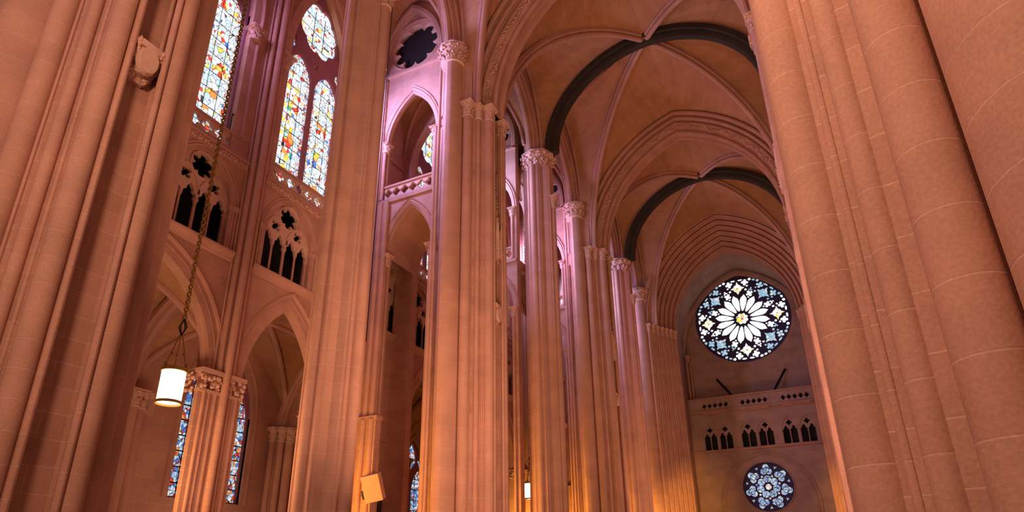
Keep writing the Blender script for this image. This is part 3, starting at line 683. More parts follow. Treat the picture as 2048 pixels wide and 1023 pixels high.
def balustrade(mp, a, c, z0, z1, n0, n1, label, group, loc):
    n = max(1, round((c-a)/.62)); w = (c-a)/n; H = z1-z0
    o = thing('balustrade', loc, label, 'balustrade', group)
    loops = [rect(a, c, z0+.1*H, z1-.1*H)]
    for i in range(n): loops.append(foil(a+(i+.5)*w, (z0+z1)/2, min(w*.47, H*.42), 4, 0, 40, .55))
    b = MB(); panel(b, mp, loops, n0, n1, .02); b.build('pierced_panel', M_carve, o)
    nm = (n0+n1)/2
    b = MB(); pts = [mp(a, nm, z1-.05), mp(c, nm, z1-.05)]
    for zz, hh, ex in ((z0, .1*H, .06), (z1-.12*H, .12*H, .07)):
        p0 = mp(a, n0-ex, zz); p1 = mp(c, n1+ex, zz+hh)
        b.box([min(p0[i], p1[i]) for i in range(3)], [max(p0[i], p1[i]) for i in range(3)])
    b.build('rail', M_mould, o, smooth=0)
    return o
bl = [((11.3, 17.05), 'pierced balustrade of dark quatrefoils under the far-left stained-glass window'), ((18.15, 23.4), 'pierced balustrade with small openings under the large stained-glass window'), ((30.1, 34.6), 'balustrade under the window glimpsed through the lower purple arch'), ((40, 44.5), 'balustrade in the far aisle beyond the pale blue-edged column')]
for (a, c), lb in bl: balustrade(PX(XW), a, c, ZB0, ZB1, -.22, -.05, lb, 'balustrades along the aisle wall', (XW, a, ZB0))

# pilasters
for i, (y, w) in enumerate(PIL):
    lb = ['flat wall shaft behind the near left pier', 'bundle of wall shafts between the two left stained-glass windows', 'wall shaft bundle behind the plain-faced column', 'wall pier with capital seen through the lower purple arch', 'wall pier behind the pale blue-edged column', 'wall pier behind the middle left pier', 'last wall pier before the west end'][i]
    o = thing('wall_pier', (XW, y, FLR), lb, 'pier', 'wall shafts of the left aisle')
    z1 = 30.0 if i < 3 else 17.2
    b = MB(); b.box((XW-.1, y-w*.8, FLR), (XW+.18, y+w*.8, 30)); b.build('pier_core', M_wall, o, smooth=0)
    for dy, dx, r in ((0, .28, .17), (-w*.62, .18, .1), (w*.62, .18, .1), (-w*.95, .04, .06), (w*.95, .04, .06)):
        b = MB(); b.cyl(XW+dx, y+dy, r, FLR, 30, 16); b.build('shaft', M_shaft, o)
    if i >= 3: b = MB(); capital(b, XW+.2, y, 16.4, 17.3, w*.95, 0, 8, 4); b.build('capital', M_carve, o, smooth=50)
    else: b = MB(); capital(b, XW+.25, y, 29.2, 30.1, .4, 0, 8, 4); b.build('capital', M_carve, o, smooth=50)

# ------------------------------------------------------------------ stained-glass windows in the aisle wall
wn = 1
def clere_window(w, detail=True):
    global wn
    c, h = w['c'], w['w']; zs, R = win_geo(w); mp = PX(XW); z0 = ZB0+.1
    o = bpy.data.objects.new(f'window_{wn}', None); COL.objects.link(o); o.location = (XW, c, z0+EYE); o['kind'] = 'structure'; wn += 1
    apex = zs+sqrt(R*R-(R-h)**2)
    zsl = zs-.95; zo = zs+3.35*h/2.15; ro = 1.5*h/2.15
    outer = arch_loop(c-h, c+h, z0, zs, R, .02, 12)
    lan = []
    for sg in (-1, 1):
        u0, u1 = (c-h+.12, c-.14) if sg < 0 else (c+.14, c+h-.12)
        lan.append(arch_loop(u0, u1, z0+.08, zsl, rise_R((u1-u0)/2, 1.65), 0, 8))
    oc = [(u, zo+(z-zo)*1.2) for u, z in foil(c, zo, ro, 8, pi/8, 64, .62)]
    tri = []
    for sg in (-1, 1):
        t_ = [(c+sg*(h-.16), zs+.55), (c+sg*(h-.62), zs+1.0), (c+sg*(h-.4), zs+1.75)]; tri.append(t_)
    b_ = MB(); panel(b_, mp, [outer]+lan+[oc]+tri+[[(c-.14, zs+.95), (c+.14, zs+.95), (c, zs+.55)]], -.62, -.4, .05, 0); b_.build('tracery', M_redm, o)
    b_ = MB()
    for sg in (-1, 0, 1): x, y, _ = mp(c+sg*(h-.05), -.4, 0); b_.cyl(x, y, .09, z0, zsl, 10)
    b_.build('mullion', M_redm, o)
    def sheet(loop, mat, name, n_=-.56):
        m_ = MB(); panel(m_, mp, [loop], n_, n_-.015); return m_.build(name, mat, o, smooth=0)
    for l_, sg in zip(lan, (-1, 1)):
        u0, u1 = (c-h+.12, c-.14) if sg < 0 else (c+.14, c+h-.12)
        bd = .26; m_ = MB(); inner = arch_loop(u0+bd, u1-bd, z0+.3, zsl, rise_R((u1-u0)/2-bd, 1.35), 0, 8)
        panel(m_, mp, [l_, inner], -.56, -.575); m_.build('border_glass', G_bord, o, smooth=0)
        w_ = u1-u0-2*bd
        fig = []
        zz = z0+.45
        for kx, (hh, gap) in enumerate(((1.25, .35), (2.3, .5), (1.0, .4))):
            if zz+hh < zsl+1.0: fig.append(rect(u0+bd+.22*w_, u1-bd-.2*w_, zz, zz+hh)); zz += hh+gap
        m_ = MB(); panel(m_, mp, [inner]+fig, -.56, -.575); m_.build('pale_glass', G_cler, o, smooth=0)
        m_ = MB()
        for f_ in fig: panel(m_, mp, [f_], -.56, -.575)
        m_.build('figure_glass', G_fig, o, smooth=0)
    sheet(oc, G_cler, 'oculus_glass')
    m_ = MB()
    for t_ in tri: panel(m_, mp, [t_], -.56, -.575)
    m_.build('corner_glass', G_bord, o, smooth=0)
    m_ = MB()                                                    # iron saddle bars
    z = z0+.75
    while z < zs+4.4:
        hw = h if z < zs else max(.2, sqrt(max(0, R*R-(z-zs)**2))-(R-h))
        m_.box((XW-.55, c-hw, z), (XW-.53, c+hw, z+.025)); z += .95
    for sg in (-1, 1):
        for d_ in (.33, .67):
            u = c+sg*(.14+(h-.26)*d_); m_.box((XW-.55, u-.009, z0), (XW-.53, u+.009, zsl+1.0))
    for u in (c-.4, c+.4): m_.box((XW-.55, u-.015, zo-ro*.85), (XW-.52, u+.015, zo+ro*.85))
    m_.build('saddle_bar', M_iron, o, smooth=0)
    m_ = MB(); m_.arch(mp, c-h, c+h, zs, R, [(-.4, .0), (-.28, .0), (-.24, .1), (-.28, .2), (-.12, .2), (-.06, .3), (-.16, .42), (.02, .42), (.1, .52), (.02, .64), (-.03, .68)], 16, 25.4); m_.build('arch_moulding', M_mould, o)
    for sg in (-1, 1):
        for dn, du in ((-.3, .06), (-.14, .26), (.02, .48)):
            x, y, _ = mp(c+sg*(h+du), dn, 0); m_ = MB(); m_.cyl(x, y, .085, ZB1, 24.9, 10); m_.build('jamb_shaft', M_mould, o)
        x, y, _ = mp(c+sg*(h+.3), -.08, 0); m_ = MB(); capital(m_, x, y, 24.75, 25.45, .27, 0, 8, 6); m_.build('capital', M_carve, o, smooth=50)
for w in WIN[:4]: clere_window(w)
for w in WIN[4:]:
    zs, R = win_geo(w); m_ = MB(); panel(m_, PX(XW), [arch_loop(w['c']-w['w'], w['c']+w['w'], ZB0, zs, R, .02, 10)], -.6, -.62)
    o_ = m_.build(f'window_{wn}', G_cler, smooth=0, kind='structure'); wn += 1

# ------------------------------------------------------------------ thick cross walls between aisle bays
XR, XL = -17.4, XW
LA = (-20.75, -17.6); LU = (-21.35, -17.6)       # opening
def cross_wall(Yf, D_, which):
    mp = PY(Yf); a, c = LA; h = (c-a)/2
    RL = rise_R(h, 3.0); RU = rise_R((LU[1]-LU[0])/2, 3.5)
    ocx = -19.5
    loops = [rect(XL-.05, XR+.05, FLR, 36.2), arch_loop(a, c, FLR+.02, 17.0, RL, 0, 14), arch_loop(LU[0], LU[1], 20.75, 24.8, RU, 0, 14), circ(ocx, 32.05, 1.85, 48)]
    b = MB(); panel(b, mp, loops, 0, .55)
    lb = loops[:3]
    panel(b, mp, lb, D_-.5, D_)
    w = b.build('wall_cross', M_wall, smooth=0, kind='structure')
    b = MB()
    # barrel soffit of the lower passage, floor slab, upper side walls
    b.arch(mp, a, c, 17.0, RL, [(.5, 0), (D_-.4, 0)], 16, None)
    b.box((XL, Yf+.5, 20.1), (XR+.1, Yf+D_-.45, 20.7)); b.build('passage_lining', M_wall, w, smooth=40)
    # upper chamber: rib vault
    b = MB(); gx, gy = 16, 16; x0, x1, y0, y1 = XL, XR+.2, Yf+.5, Yf+D_-.45; rows = []
    def hz(x, y):
        u = abs((x-(x0+x1)/2)/((x1-x0)/2)); v = abs((y-(y0+y1)/2)/((y1-y0)/2))
        return 25.6+3.6*max(sqrt(max(0, 1-u**2.0)), sqrt(max(0, 1-v**2.0)))
    for i in range(gx+1):
        rows.append([(x0+(x1-x0)*i/gx, y0+(y1-y0)*j/gy, hz(x0+(x1-x0)*i/gx, y0+(y1-y0)*j/gy)) for j in range(gy+1)])
    b.grid(rows); b.build('chamber_vault', M_vault, w, smooth=50)
    for sgn in (1, -1):
        pts = []
        for i in range(25):
            t_ = i/24; x = x0+(x1-x0)*t_; y = y0+(y1-y0)*(t_ if sgn > 0 else 1-t_); pts.append((x, y, hz(x, y)))
        b = MB(); b.tube(pts, .11, 8); b.build('chamber_rib', M_mould, w)
    b = MB(); b.box((XL, Yf+.5, 24.7), (XL+.12, Yf+D_-.5, 24.95)); b.build('chamber_string', M_mould, w, smooth=0)
    # mouldings of openings
    for (zs, R, z0, a, c) in ((17.0, RL, None)+LA, (24.8, RU, None)+LU):
        b = MB(); b.arch(mp, a, c, zs, R, [(.3, -.12), (.12, -.12), (.06, -.04), (.1, .06), (-.02, .06), (-.06, .14), (.0, .24), (-.08, .3), (.03, .36)], 16, None); b.build('arch_moulding', M_mould, w)
        for x in (a+.06, c-.06):
            for dx, dy, r in ((0, .0, .11), (.0, .28, .1)):
                xx = x+dx; b = MB(); b.cyl(xx, Yf+dy-.02, r, (20.75 if zs > 20 else FLR), zs-.6, 12); b.build('jamb_shaft', M_shaft, w)
            b = MB(); capital(b, x, Yf+.08, zs-.65, zs, .2, 0, 8, 8); b.build('capital', M_carve, w, smooth=50)
    # oculus: cusped plate over a near-black sheet that paints the recess shade
    b = MB(); panel(b, mp, [circ(ocx, 32.05, 1.9, 48), foil(ocx, 32.05, 1.74, 9, pi/2, 144, .742)], .1, .32, .02); b.build('cusped_oculus', M_carve, w)
    b = MB()
    for rr, nn in ((1.95, -.02), (1.83, .1)): b.tube([mp(ocx+rr*cos(q*pi/24), nn, 32.05+rr*sin(q*pi/24)) for q in range(49)], .07, 6)
    b.build('oculus_ring', M_mould, w)
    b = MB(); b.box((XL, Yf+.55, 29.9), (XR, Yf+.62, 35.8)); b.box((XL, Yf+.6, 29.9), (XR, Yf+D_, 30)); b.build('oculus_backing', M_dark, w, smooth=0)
    # strings and lunette arch
    b = MB(); b.box((XL, Yf-.16, 29.9), (XR+.1, Yf, 30.1)); b.box((XL, Yf-.1, 20.45), (XR, Yf+.1, 20.7)); b.build('string_course', M_mould, w, smooth=0)
    b = MB(); b.arch(mp, XL+.35, XR-.1, 30.6, rise_R(2.07, 4.1), [(-.45, .35), (-.45, .12), (-.36, .02), (-.3, .1), (-.16, .1), (-.1, .0), (.0, .0)], 16, 29.9); b.build('lunette_moulding', M_mould, w)
    a, c = LU
    balustrade(mp, a+.12, c-.12, 20.7, 21.75, .12, .3, ['pale quatrefoil balustrade in the upper opening of the near purple wall', 'quatrefoil balustrade in the second purple cross wall', 'small quatrefoil balustrade in the cross wall by the middle left pier', 'tiny balustrade in the fourth cross wall', 'tiny balustrade in the last cross wall'][which], 'balustrades in the cross walls', (a, Yf, 20.7))
    # outer respond of three flat shafts, wider below the ledge
    r = thing('respond', (-21.2, Yf, FLR), ['amber-lit fluted respond with ledge behind the tan speaker', 'fluted respond of the second cross wall', 'fluted respond of the third cross wall', 'fluted respond of the fourth cross wall', 'fluted respond of the last cross wall'][which], 'pier', 'responds of the cross walls')
    b = MB(); b.box((XW+.02, Yf-.2, 7.65), (-20.6, Yf, 20.4)); b.box((XW+.02, Yf-.2, 20.4), (LU[0]-.02, Yf, 29.7)); b.box((XW+.02, Yf-.45, FLR), (-20.25, Yf, 7.55)); b.box((XW+.02, Yf-.52, 7.5), (-20.15, Yf, 7.68)); b.build('respond_core', M_wall, r, smooth=0)
    for i in range(3):
        x = -21.55+.42*i; b = MB(); b.cyl(x, Yf-.2, .15, 7.6, 20.4 if i else 29.7, 14); b.cyl(x+.08*i+.05, Yf-.45, .17, FLR, 7.5, 14); b.build('shaft', M_shaft, r)
    return w
for i, (yf, d_) in enumerate(((26.0, 3.3), (36.2, 2.4), (45.75, 3.0), (56.1, 2.2))): cross_wall(yf, d_, i)

# aisle vaults between the cross walls
def groin(name, x0, x1, y0, y1, zs, hx, hy, mat, rib=.13, n=20, kind='structure', pw=1.6):
    xc, yc, A_, B_ = (x0+x1)/2, (y0+y1)/2, (x1-x0)/2, (y1-y0)/2
    def hz(x, y):
        u = min(1, abs((x-xc)/A_)); v = min(1, abs((y-yc)/B_))
        return zs+max(hx*(1-u**pw)**(1/1.7), hy*(1-v**pw)**(1/1.7))
    b = MB(); b.grid([[(x0+(x1-x0)*i/n, y0+(y1-y0)*j/n, hz(x0+(x1-x0)*i/n, y0+(y1-y0)*j/n)) for j in range(n+1)] for i in range(n+1)])
    o = b.build(name, mat, smooth=60, kind=kind)
    for sg in (1, -1):
        pts = [(x0+(x1-x0)*i/28, (y0+(y1-y0)*i/28) if sg > 0 else (y1-(y1-y0)*i/28)) for i in range(29)]
        b = MB(); b.tube([(x, y, hz(x, y)-.02) for x, y in pts], rib, 8); b.build('vault_rib', M_mould, o)
    return o
for (a, c) in ((7.5, 17.5), (17.5, 26.05), (29.2, 36.2), (38.6, 45.8), (48.7, 56.2)):
    groin('ceiling', XW, -16.6, a, c, 30.0, 5.6, 5.6, M_vault)

# ------------------------------------------------------------------ outer chapels
CX = -28.0
b = MB(); CW = (22.6, 2.1)
loops = [rect(5, 60, FLR, 13.0), arch_loop(CW[0]-CW[1], CW[0]+CW[1], 3.7, 8.2, rise_R(CW[1], 3.8), 0, 12), arch_loop(40.2-1.9, 40.2+1.9, .2, 6.2, rise_R(1.9, 3.6), 0, 12)]
panel(b, PX(CX), loops, -.6, 0); b.build('wall_chapel', M_wall, smooth=0, kind='structure')
def chapel_window(c, h, z0, zs, rise, nm):
    global wn
    R = rise_R(h, rise); mp = PX(CX)
    o = bpy.data.objects.new(f'window_{wn}', None); COL.objects.link(o); o.location = (CX, c, z0+EYE); o['kind'] = 'structure'; wn += 1
    lan = [arch_loop(c-h+.12, c-.1, z0+.1, zs-.2, rise_R((h-.22)/2, 1.6), 0, 8), arch_loop(c+.1, c+h-.12, z0+.1, zs-.2, rise_R((h-.22)/2, 1.6), 0, 8)]
    top = [(c, zs+1.35), (c-.55, zs+1.95), (c-.45, zs+2.7), (c, zs+rise-.3), (c+.45, zs+2.7), (c+.55, zs+1.95)]
    sides = [[(c+q*(h-.42), zs+1.15), (c+q*.95, zs+1.7), (c+q*.72, zs+2.2), (c+q*1.1, zs+2.1)] for q in (-1, 1)]
    m_ = MB(); panel(m_, mp, [arch_loop(c-h, c+h, z0, zs, R, .02, 12)]+lan+[top]+sides, -.45, -.25, 0); m_.build('tracery', M_redm, o)
    for l_ in lan+[top]+sides:
        m_ = MB(); panel(m_, mp, [l_], -.36, -.38); m_.build('leaded_glass', G_chap, o, smooth=0)
    m_ = MB(); z = z0+.7
    while z < zs+1.4: m_.box((CX-.355, c-h, z), (CX-.33, c+h, z+.06)); z += .75
    for u in (c-h*.7, c-h*.33, c+h*.33, c+h*.7): m_.box((CX-.355, u-.02, z0), (CX-.33, u+.02, zs+1))
    m_.build('saddle_bar', M_iron, o, smooth=0)
    m_ = MB(); m_.arch(mp, c-h, c+h, zs, R, [(-.25, 0), (-.12, .0), (-.06, .1), (-.1, .2), (.03, .22), (.08, .32), (.0, .4), (-.03, .46)], 14, z0); m_.build('arch_moulding', M_mould, o)
chapel_window(22.6, 2.1, 3.7, 8.2, 3.8, 'a'); chapel_window(40.2, 1.9, .2, 6.2, 3.6, 'b')
for i, (a, c) in enumerate(((7.6, 17.45), (17.45, 27.2), (30, 38.0), (38.0, 46))):
    groin('ceiling', CX, -22.35, a, c, 7.9, 4.6, 4.6, M_vault, .16)
b = MB()
for y in (27.2, 46.0): b.box((CX, y, FLR), (-22.9, y+.6, 13))
b.box((CX-.6, 5, 12.7), (-22.45, 60, 13)); b.build('wall_chapel_end', M_wall, smooth=0, kind='structure')
for i, y in enumerate((17.45, 26.9, 38.0)):
    o = thing('chapel_respond', (CX+.4, y, FLR), ['bundle of shafts with capitals left of the near hanging lantern', 'shaft bundle with capitals deep in the left chapel arch', 'shaft bundle by the narrow white window slice'][i], 'pier', 'shaft bundles on the chapel walls')
    b = MB(); b.box((CX, y-.7, FLR), (CX+.5, y+.7, 7.3)); b.build('respond_core', M_wall, o, smooth=0)
    for dx, dy, r in ((.75, 0, .26), (.62, -.48, .18), (.62, .48, .18), (.3, -.8, .16), (.3, .8, .16)):
        b = MB(); b.cyl(CX+dx, y+dy, r, FLR, 7.2, 14); b.build('shaft', M_shaft, o)
        b = MB(); capital(b, CX+dx, y+dy, 7.2, 7.95, r*1.1, 0, 7, 3); b.build('capital', M_carve, o, smooth=50)
    b = MB(); b.arch(PY(y), CX+.25, -23.0, 7.95, rise_R(2.4, 4.0), [(-.4, .3), (-.4, .05), (-.28, -.05), (-.18, .04), (-.1, -.08), (.1, -.08), (.18, .04), (.28, -.05), (.4, .05), (.4, .3)], 16, None); b.build('cross_arch', M_mould, o)

# arcade piers to the chapels: flat faced, fluted, with a carved capital band, and the arch mouldings
mp = PX(XW)
for i, (a, c) in enumerate(((16.42, 18.55),)+tuple((23.0+0*k, 30.6) if k == 0 else (35.0+9.875*(k-1), 40.475+9.875*(k-1)) for k in range(3))):
    if i == 1:
        pass
    o = thing('chapel_pier', (XW, (a+c)/2, FLR), ['amber-lit broad fluted pier with carved capital band, beside the near lantern', 'broad wall pier under the near cross wall', 'amber-lit pier in the aisle beside the far small lantern', 'farthest broad pier of the chapel arcade'][i], 'pier', 'broad piers of the chapel arcade')
    cc = (a+c)/2; wd = min(1.37, (c-a)/2)
    for cen in ([cc] if c-a < 3 else [a+.9, c-.9]):
        ww = wd if c-a < 3 else .85
        b = MB(); b.box((XW, cen-ww*.98, FLR), (XW+.22, cen+ww*.98, 7.0)); b.build('pier_face', M_wall, o, smooth=0)
        for f in (-.72, -.5, -.2, .05, .3, .75):
            b = MB(); b.cyl(XW+.22, cen+f*ww, .06 if abs(f) < .6 else .08, FLR, 7.0, 12); b.build('flute', M_shaft, o)
        b = MB(); b.box((XW-.9, cen-ww-.04, 7.72), (XW+.36, cen+ww+.04, 7.9)); b.box((XW-.02, cen-ww, 6.95), (XW+.28, cen+ww, 7.08)); rnd = random.Random(i)
        for kx in range(int(ww*60)):
            b.blob((XW+.25+rnd.uniform(0, .07), cen+rnd.uniform(-ww, ww), rnd.uniform(7.12, 7.7)), rnd.uniform(.05, .1), (.7, 1, 1.2))
        for kx in range(26):
            for e in (-1, 1): b.blob((XW-rnd.uniform(0, .9), cen+e*(ww+rnd.uniform(0, .12)), rnd.uniform(7.0, 7.7)), rnd.uniform(.06, .11))
        b.build('capital_band', M_carve, o, smooth=50)
for i, a in enumerate(OUT):
    h = (a['b']-a['a'])/2; R = rise_R(h, 4.2)
    b = MB(); b.arch(mp, a['a'], a['b'], 7.9, R, [(-.5, .0), (-.35, .0), (-.28, -.08), (-.18, -.04), (-.16, .08), (-.26, .16), (-.06, .18), (.02, .26), (.0, .38), (-.14, .44), (.06, .5), (.1, .6), (.04, .7), (-.03, .74)], 18, None)
    o = b.build('chapel_arch', M_mould, None, (XW, (a['a']+a['b'])/2, 7.8)); tag(o, ['amber-lit moulded arch above the near hanging lantern', 'moulded round-shouldered arch just left of the plain-faced column', 'arch glimpsed low beyond the near cross wall', 'arch to the far chapel beside the small far lantern', 'fourth chapel arch, behind the middle left pier', 'last chapel arch near the west end'][i], 'arch', 'arches into the chapels')
# band and small doorway in the passage wall
b = MB(); b.box((XW, 26.6, 7.0), (XW+.12, 29.3, 7.7)); b.build(f'trim_{k_}', M_mould, smooth=0, kind='structure'); k_ += 1
b = MB(); b.box((XW-.6, 28.3, FLR), (XW-.5, 29.2, 5)); dd = b.build('door_1', M_dark, smooth=0, kind='structure')
b = MB(); b.arch(PX(XW), 28.35, 29.15, 3.6, .9, [(-.2, 0), (0, 0), (.06, .06), (.03, .16), (-.03, .2)], 8, FLR); b.build('door_surround', M_mould, dd)

# ------------------------------------------------------------------ west end
YW = 76.3; YR = 79.0
mp = PY(YW)
def two_light_pairs():
    out = []
    for (a, c) in ((-13.05, -9.9), (-8.95, -5.5), (-4.6, -1.2)):
        w = (c-a-.25)/2; out.append((a+w/2, w/2)); out.append((c-w/2, w/2))
    return out
TL = two_light_pairs()
loops = [rect(-16, 2, FLR, 19.2)]
for c, h in TL: loops.append(arch_loop(c-h, c+h, 13.25, 14.9, rise_R(h, 1.25), 0, 8))
for (a, c) in ((-12.9, -9.85), (-8.6, -5.55), (-4.25, -1.2)):
    n = 5; w = (c-a)/n
    for i in range(n): cx_ = a+(i+.5)*w; loops.append([(cx_-.27, 18.35), (cx_, 18.68), (cx_+.27, 18.35), (cx_, 18.02)])
RC = (-6.97, 8.85); loops.append(circ(RC[0], RC[1], 2.62, 56))
b = MB(); panel(b, mp, loops, 0, .6); b.build('wall_west', M_west, smooth=0, kind='structure')
b = MB(); b.box((-16, YW+.6, 18.9), (2, YR, 19.2)); b.box((-16, YW+1.6, 12), (2, YW+1.7, 19)); b.build('wall_west_gallery', M_dark, smooth=0, kind='structure')  # gallery slab and back wall, passage shade painted near black
RO = (-7.15, 29.4, 5.55)
b = MB(); panel(b, PY(YR), [rect(-16, 2, 18, 38.5), circ(RO[0], RO[1], RO[2], 72)], 0, .6); b.build('wall_west_upper', M_west, smooth=0, kind='structure')
for side in (-1, 1):
    x = AX+side*7.4; b = MB(); b.box((min(x, x+side*.5), 70.3, FLR), (max(x, x+side*.5), 80, 34)); b.build('wall_narthex_'+('left' if side < 0 else 'right'), M_west, smooth=0, kind='structure')
# narthex vault: pointed barrel
b = MB(); b.arch(PY(70), AX-7.4, AX+7.4, 25.6, rise_R(7.4, 9.8), [(-1.0, .1), (9.5, .1)], 24, None); b.build('ceiling', M_west, smooth=60, kind='structure')
b = MB(); b.arch(PY(77.8), AX-7.2, AX+7.2, 25.0, rise_R(7.2, 9.6), [(-.5, .6), (-.5, .2), (-.35, .0), (-.2, .1), (-.1, .25), (.05, .15), (.2, .3), (.4, .3)], 24, None)
o = b.build('rose_frame_arch', M_west, None, (AX, 77.8, 25)); tag(o, 'dim grey pointed arch right against the rose window wall', 'arch')
for side in (-1, 1):
    b = MB()
    for dx in (0, .28): b.cyl(AX+side*(7.1-dx), 76.9+dx*2, .13, FLR, 24.2, 10)
    b.lathe(AX+side*7.0, 77.2, [(.2, 24.2), (.25, 24.5), (.4, 24.9), (.4, 25.05)], 8)
    o = b.build('wall_shaft', M_mould, None, (AX+side*7.0, 77, FLR)); tag(o, f"thin dim shaft pair in the {'left' if side<0 else 'right'} corner of the west wall", 'pier', 'corner shafts of the west wall')
# string under the gallery, parapet mouldings
b = MB(); b.box((-15.5, YW-.2, 12.95), (1.5, YW, 13.18)); b.box((-15.5, YW-.14, 17.35), (1.5, YW, 17.45)); b.box((-15.5, YW-.16, 19.1), (1.5, YW+.1, 19.28))
for (a, c) in ((-13.1, -9.65), (-8.8, -5.35), (-4.45, -1.0)): b.box((a, YW-.3, 17.5), (c, YW, 17.72)); b.box((a+.3, YW-.2, 17.3), (c-.3, YW, 17.5))
b.build(f'trim_{k_}', M_mould, smooth=0, kind='structure'); k_ += 1
wl = ['left pair of the left group of arched openings under the west parapet', 'right pair of the left group of arched openings under the west parapet', 'left pair of the middle group of arched openings on the west wall', 'right pair of the middle group of arched openings on the west wall', 'left pair of the right group of arched openings on the west wall', 'right pair of the right group of arched openings, cut by the right pier']
for (c, h), lb in zip(TL, wl):
    o = thing('gallery_screen', (c, YW, 13.2), lb, 'tracery', 'arched openings on the west wall')
    R = rise_R(h, 1.25); zb = 14.55
    hd = []
    for u0, u1 in ((c-h+.05, c-.06), (c+.06, c+h-.05)): hd += light_loop(u0, u1, 14, zb)[1:-1]
    out = [(c-h-.03, zb)]+arch_pts(c-h, c+h, 14.9, R, .03, 8)+[(c+h+.03, zb)]+hd[::-1]
    b = MB(); panel(b, mp, [out, foil(c, 15.52, .3, 4, 0)], .1, .3, .02); b.build('tracery', M_west, o)
    for u in (c-h, c, c+h):
        b = MB(); b.lathe(u, YW+.2, [(.1, 13.2), (.1, 13.35), (.06, 13.4), (.06, zb-.12), (.11, zb)], 8); b.build('colonnette', M_west, o)
# two dark slanting bars above the parapet ledge
for i, (p0, p1) in enumerate((((-11.1, YR-.3, 22.0), (-9.3, YR-1.4, 19.3)), ((-3.3, YR-.3, 22.2), (-5.0, YR-1.4, 19.3)))):
    b = MB(); b.tube([p0, p1], .13, 6); o = b.build('slanting_bar', M_iron, None, p1); tag(o, ['dark slanting bar above the west parapet, leaning left', 'dark slanting bar above the west parapet, leaning right'][i], 'bar', 'slanting bars on the west parapet')
# blind arch round the small rose
b = MB(); b.arch(PY(YW), AX-4.55, AX+4.55, 7.0, rise_R(4.55, 5.3), [(-.0, .0), (-.12, .06), (-.12, .18), (.02, .22), (.02, .34), (-.1, .38), (-.1, .5), (.03, .56)], 20, FLR)
o = b.build('blind_arch', M_west, None, (AX, YW, 7)); tag(o, 'shallow round blind arch around the small lower rose window', 'arch')

# great rose window
def rose():
    global wn
    cx_, cz_, R_ = RO; mp = PY(YR)
    o = bpy.data.objects.new(f'window_{wn}', None); COL.objects.link(o); o.location = (cx_, YR, cz_+EYE); o['kind'] = 'structure'; wn += 1
    P = lambda r, a, u=0, v=0: (cx_+R_*(r*cos(a)-v*sin(a)+u*cos(a)), cz_+R_*(r*sin(a)+v*cos(a)+u*sin(a)))
    holes = []          # (loop, material)
    holes.append((foil(cx_, cz_, R_*.135, 8, pi/8, 64, .7), G_gold))
    for k in range(16):
        a = pi/16*(2*k+1)
        pet = [(.18, .012), (.22, .032), (.34, .061), (.44, .074), (.50, .062), (.54, .03), (.585, .0), (.54, -.03), (.50, -.062), (.44, -.074), (.34, -.061), (.22, -.032), (.18, -.012)]
        holes.append(([P(r, a, 0, v) for r, v in pet], G_white))
    for k in range(8):
        a = k*pi/4; white = k % 2 == 0; G = G_gold if white else G_blue; G2 = G_white if white else G_blue
        rs = .735; st = []
        for j in range(16):
            th = a+2*pi*j/16; rr = (.165 if j % 4 == 0 else (.10 if j % 4 == 2 else .092))
            c0 = P(rs, a); st.append((c0[0]+R_*rr*cos(th), c0[1]+R_*rr*sin(th)))
        holes.append((st, G))
        for sg in (-1, 1):
            q = P(.87, a+sg*.20); holes.append((foil(q[0], q[1], R_*.08, 4, a+sg*.2, 32), G2))
            q = P(.93, a+sg*.085); holes.append(([(q[0]+R_*.055*cos(t*pi/5)*(-sin(a))+R_*.022*sin(t*pi/5)*cos(a), q[1]+R_*.055*cos(t*pi/5)*cos(a)+R_*.022*sin(t*pi/5)*sin(a)) for t in range(10)], G2))
            q = P(.70, a+sg*.245); holes.append((circ(q[0], q[1], R_*.028, 12), G2))
            q = P(.79, a+sg*.27); holes.append((circ(q[0], q[1], R_*.024, 10), G2))
            q = P(.955, a+sg*.30); holes.append((circ(q[0], q[1], R_*.034, 10), G2))
        m_ = a+pi/8
        q = P(.615, m_); holes.append((foil(q[0], q[1], R_*.078, 4, m_+pi/4, 32), G_white))
        q = P(.525, m_); holes.append((circ(q[0], q[1], R_*.022, 10), G_white))
        q = P(.955, m_); holes.append(([(q[0]+R_*(.035*cos(t*pi/6)*(-sin(m_))+.025*sin(t*pi/6)*cos(m_)), q[1]+R_*(.035*cos(t*pi/6)*cos(m_)+.025*sin(t*pi/6)*sin(m_))) for t in range(12)], G2))
        q = P(.72, m_); holes.append((foil(q[0], q[1], R_*.05, 3, m_, 24), G2))
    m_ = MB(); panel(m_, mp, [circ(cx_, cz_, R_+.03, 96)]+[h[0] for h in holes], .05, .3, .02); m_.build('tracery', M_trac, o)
    for G, nm in ((G_white, 'white_glass'), (G_gold, 'star_glass'), (G_blue, 'blue_glass')):
        m_ = MB()
        for h, g in holes:
            if g is G: panel(m_, mp, [h], .2, .22)
        m_.build(nm, G, o, smooth=0)
    m_ = MB(); rnd = random.Random(2)
    for k in (0, 2, 4, 6):
        q = P(.735, k*pi/4); panel(m_, mp, [circ(q[0], q[1], .1, 10)], .17, .19)
    panel(m_, mp, [circ(cx_, cz_, .17, 12)], .17, .19); m_.build('red_medallion', plain('ruby_glass', (.5, .1, .02), .4, 0, (1, .25, .05), .8), o)
    m_ = MB()
    for rr, nn in ((R_*1.0, -.02), (R_*.165, .03)): m_.tube([mp(cx_+rr*cos(q*pi/36), nn, cz_+rr*sin(q*pi/36)) for q in range(73)], .08, 6)
    m_.build('tracery_ring', M_trac, o)
rose()
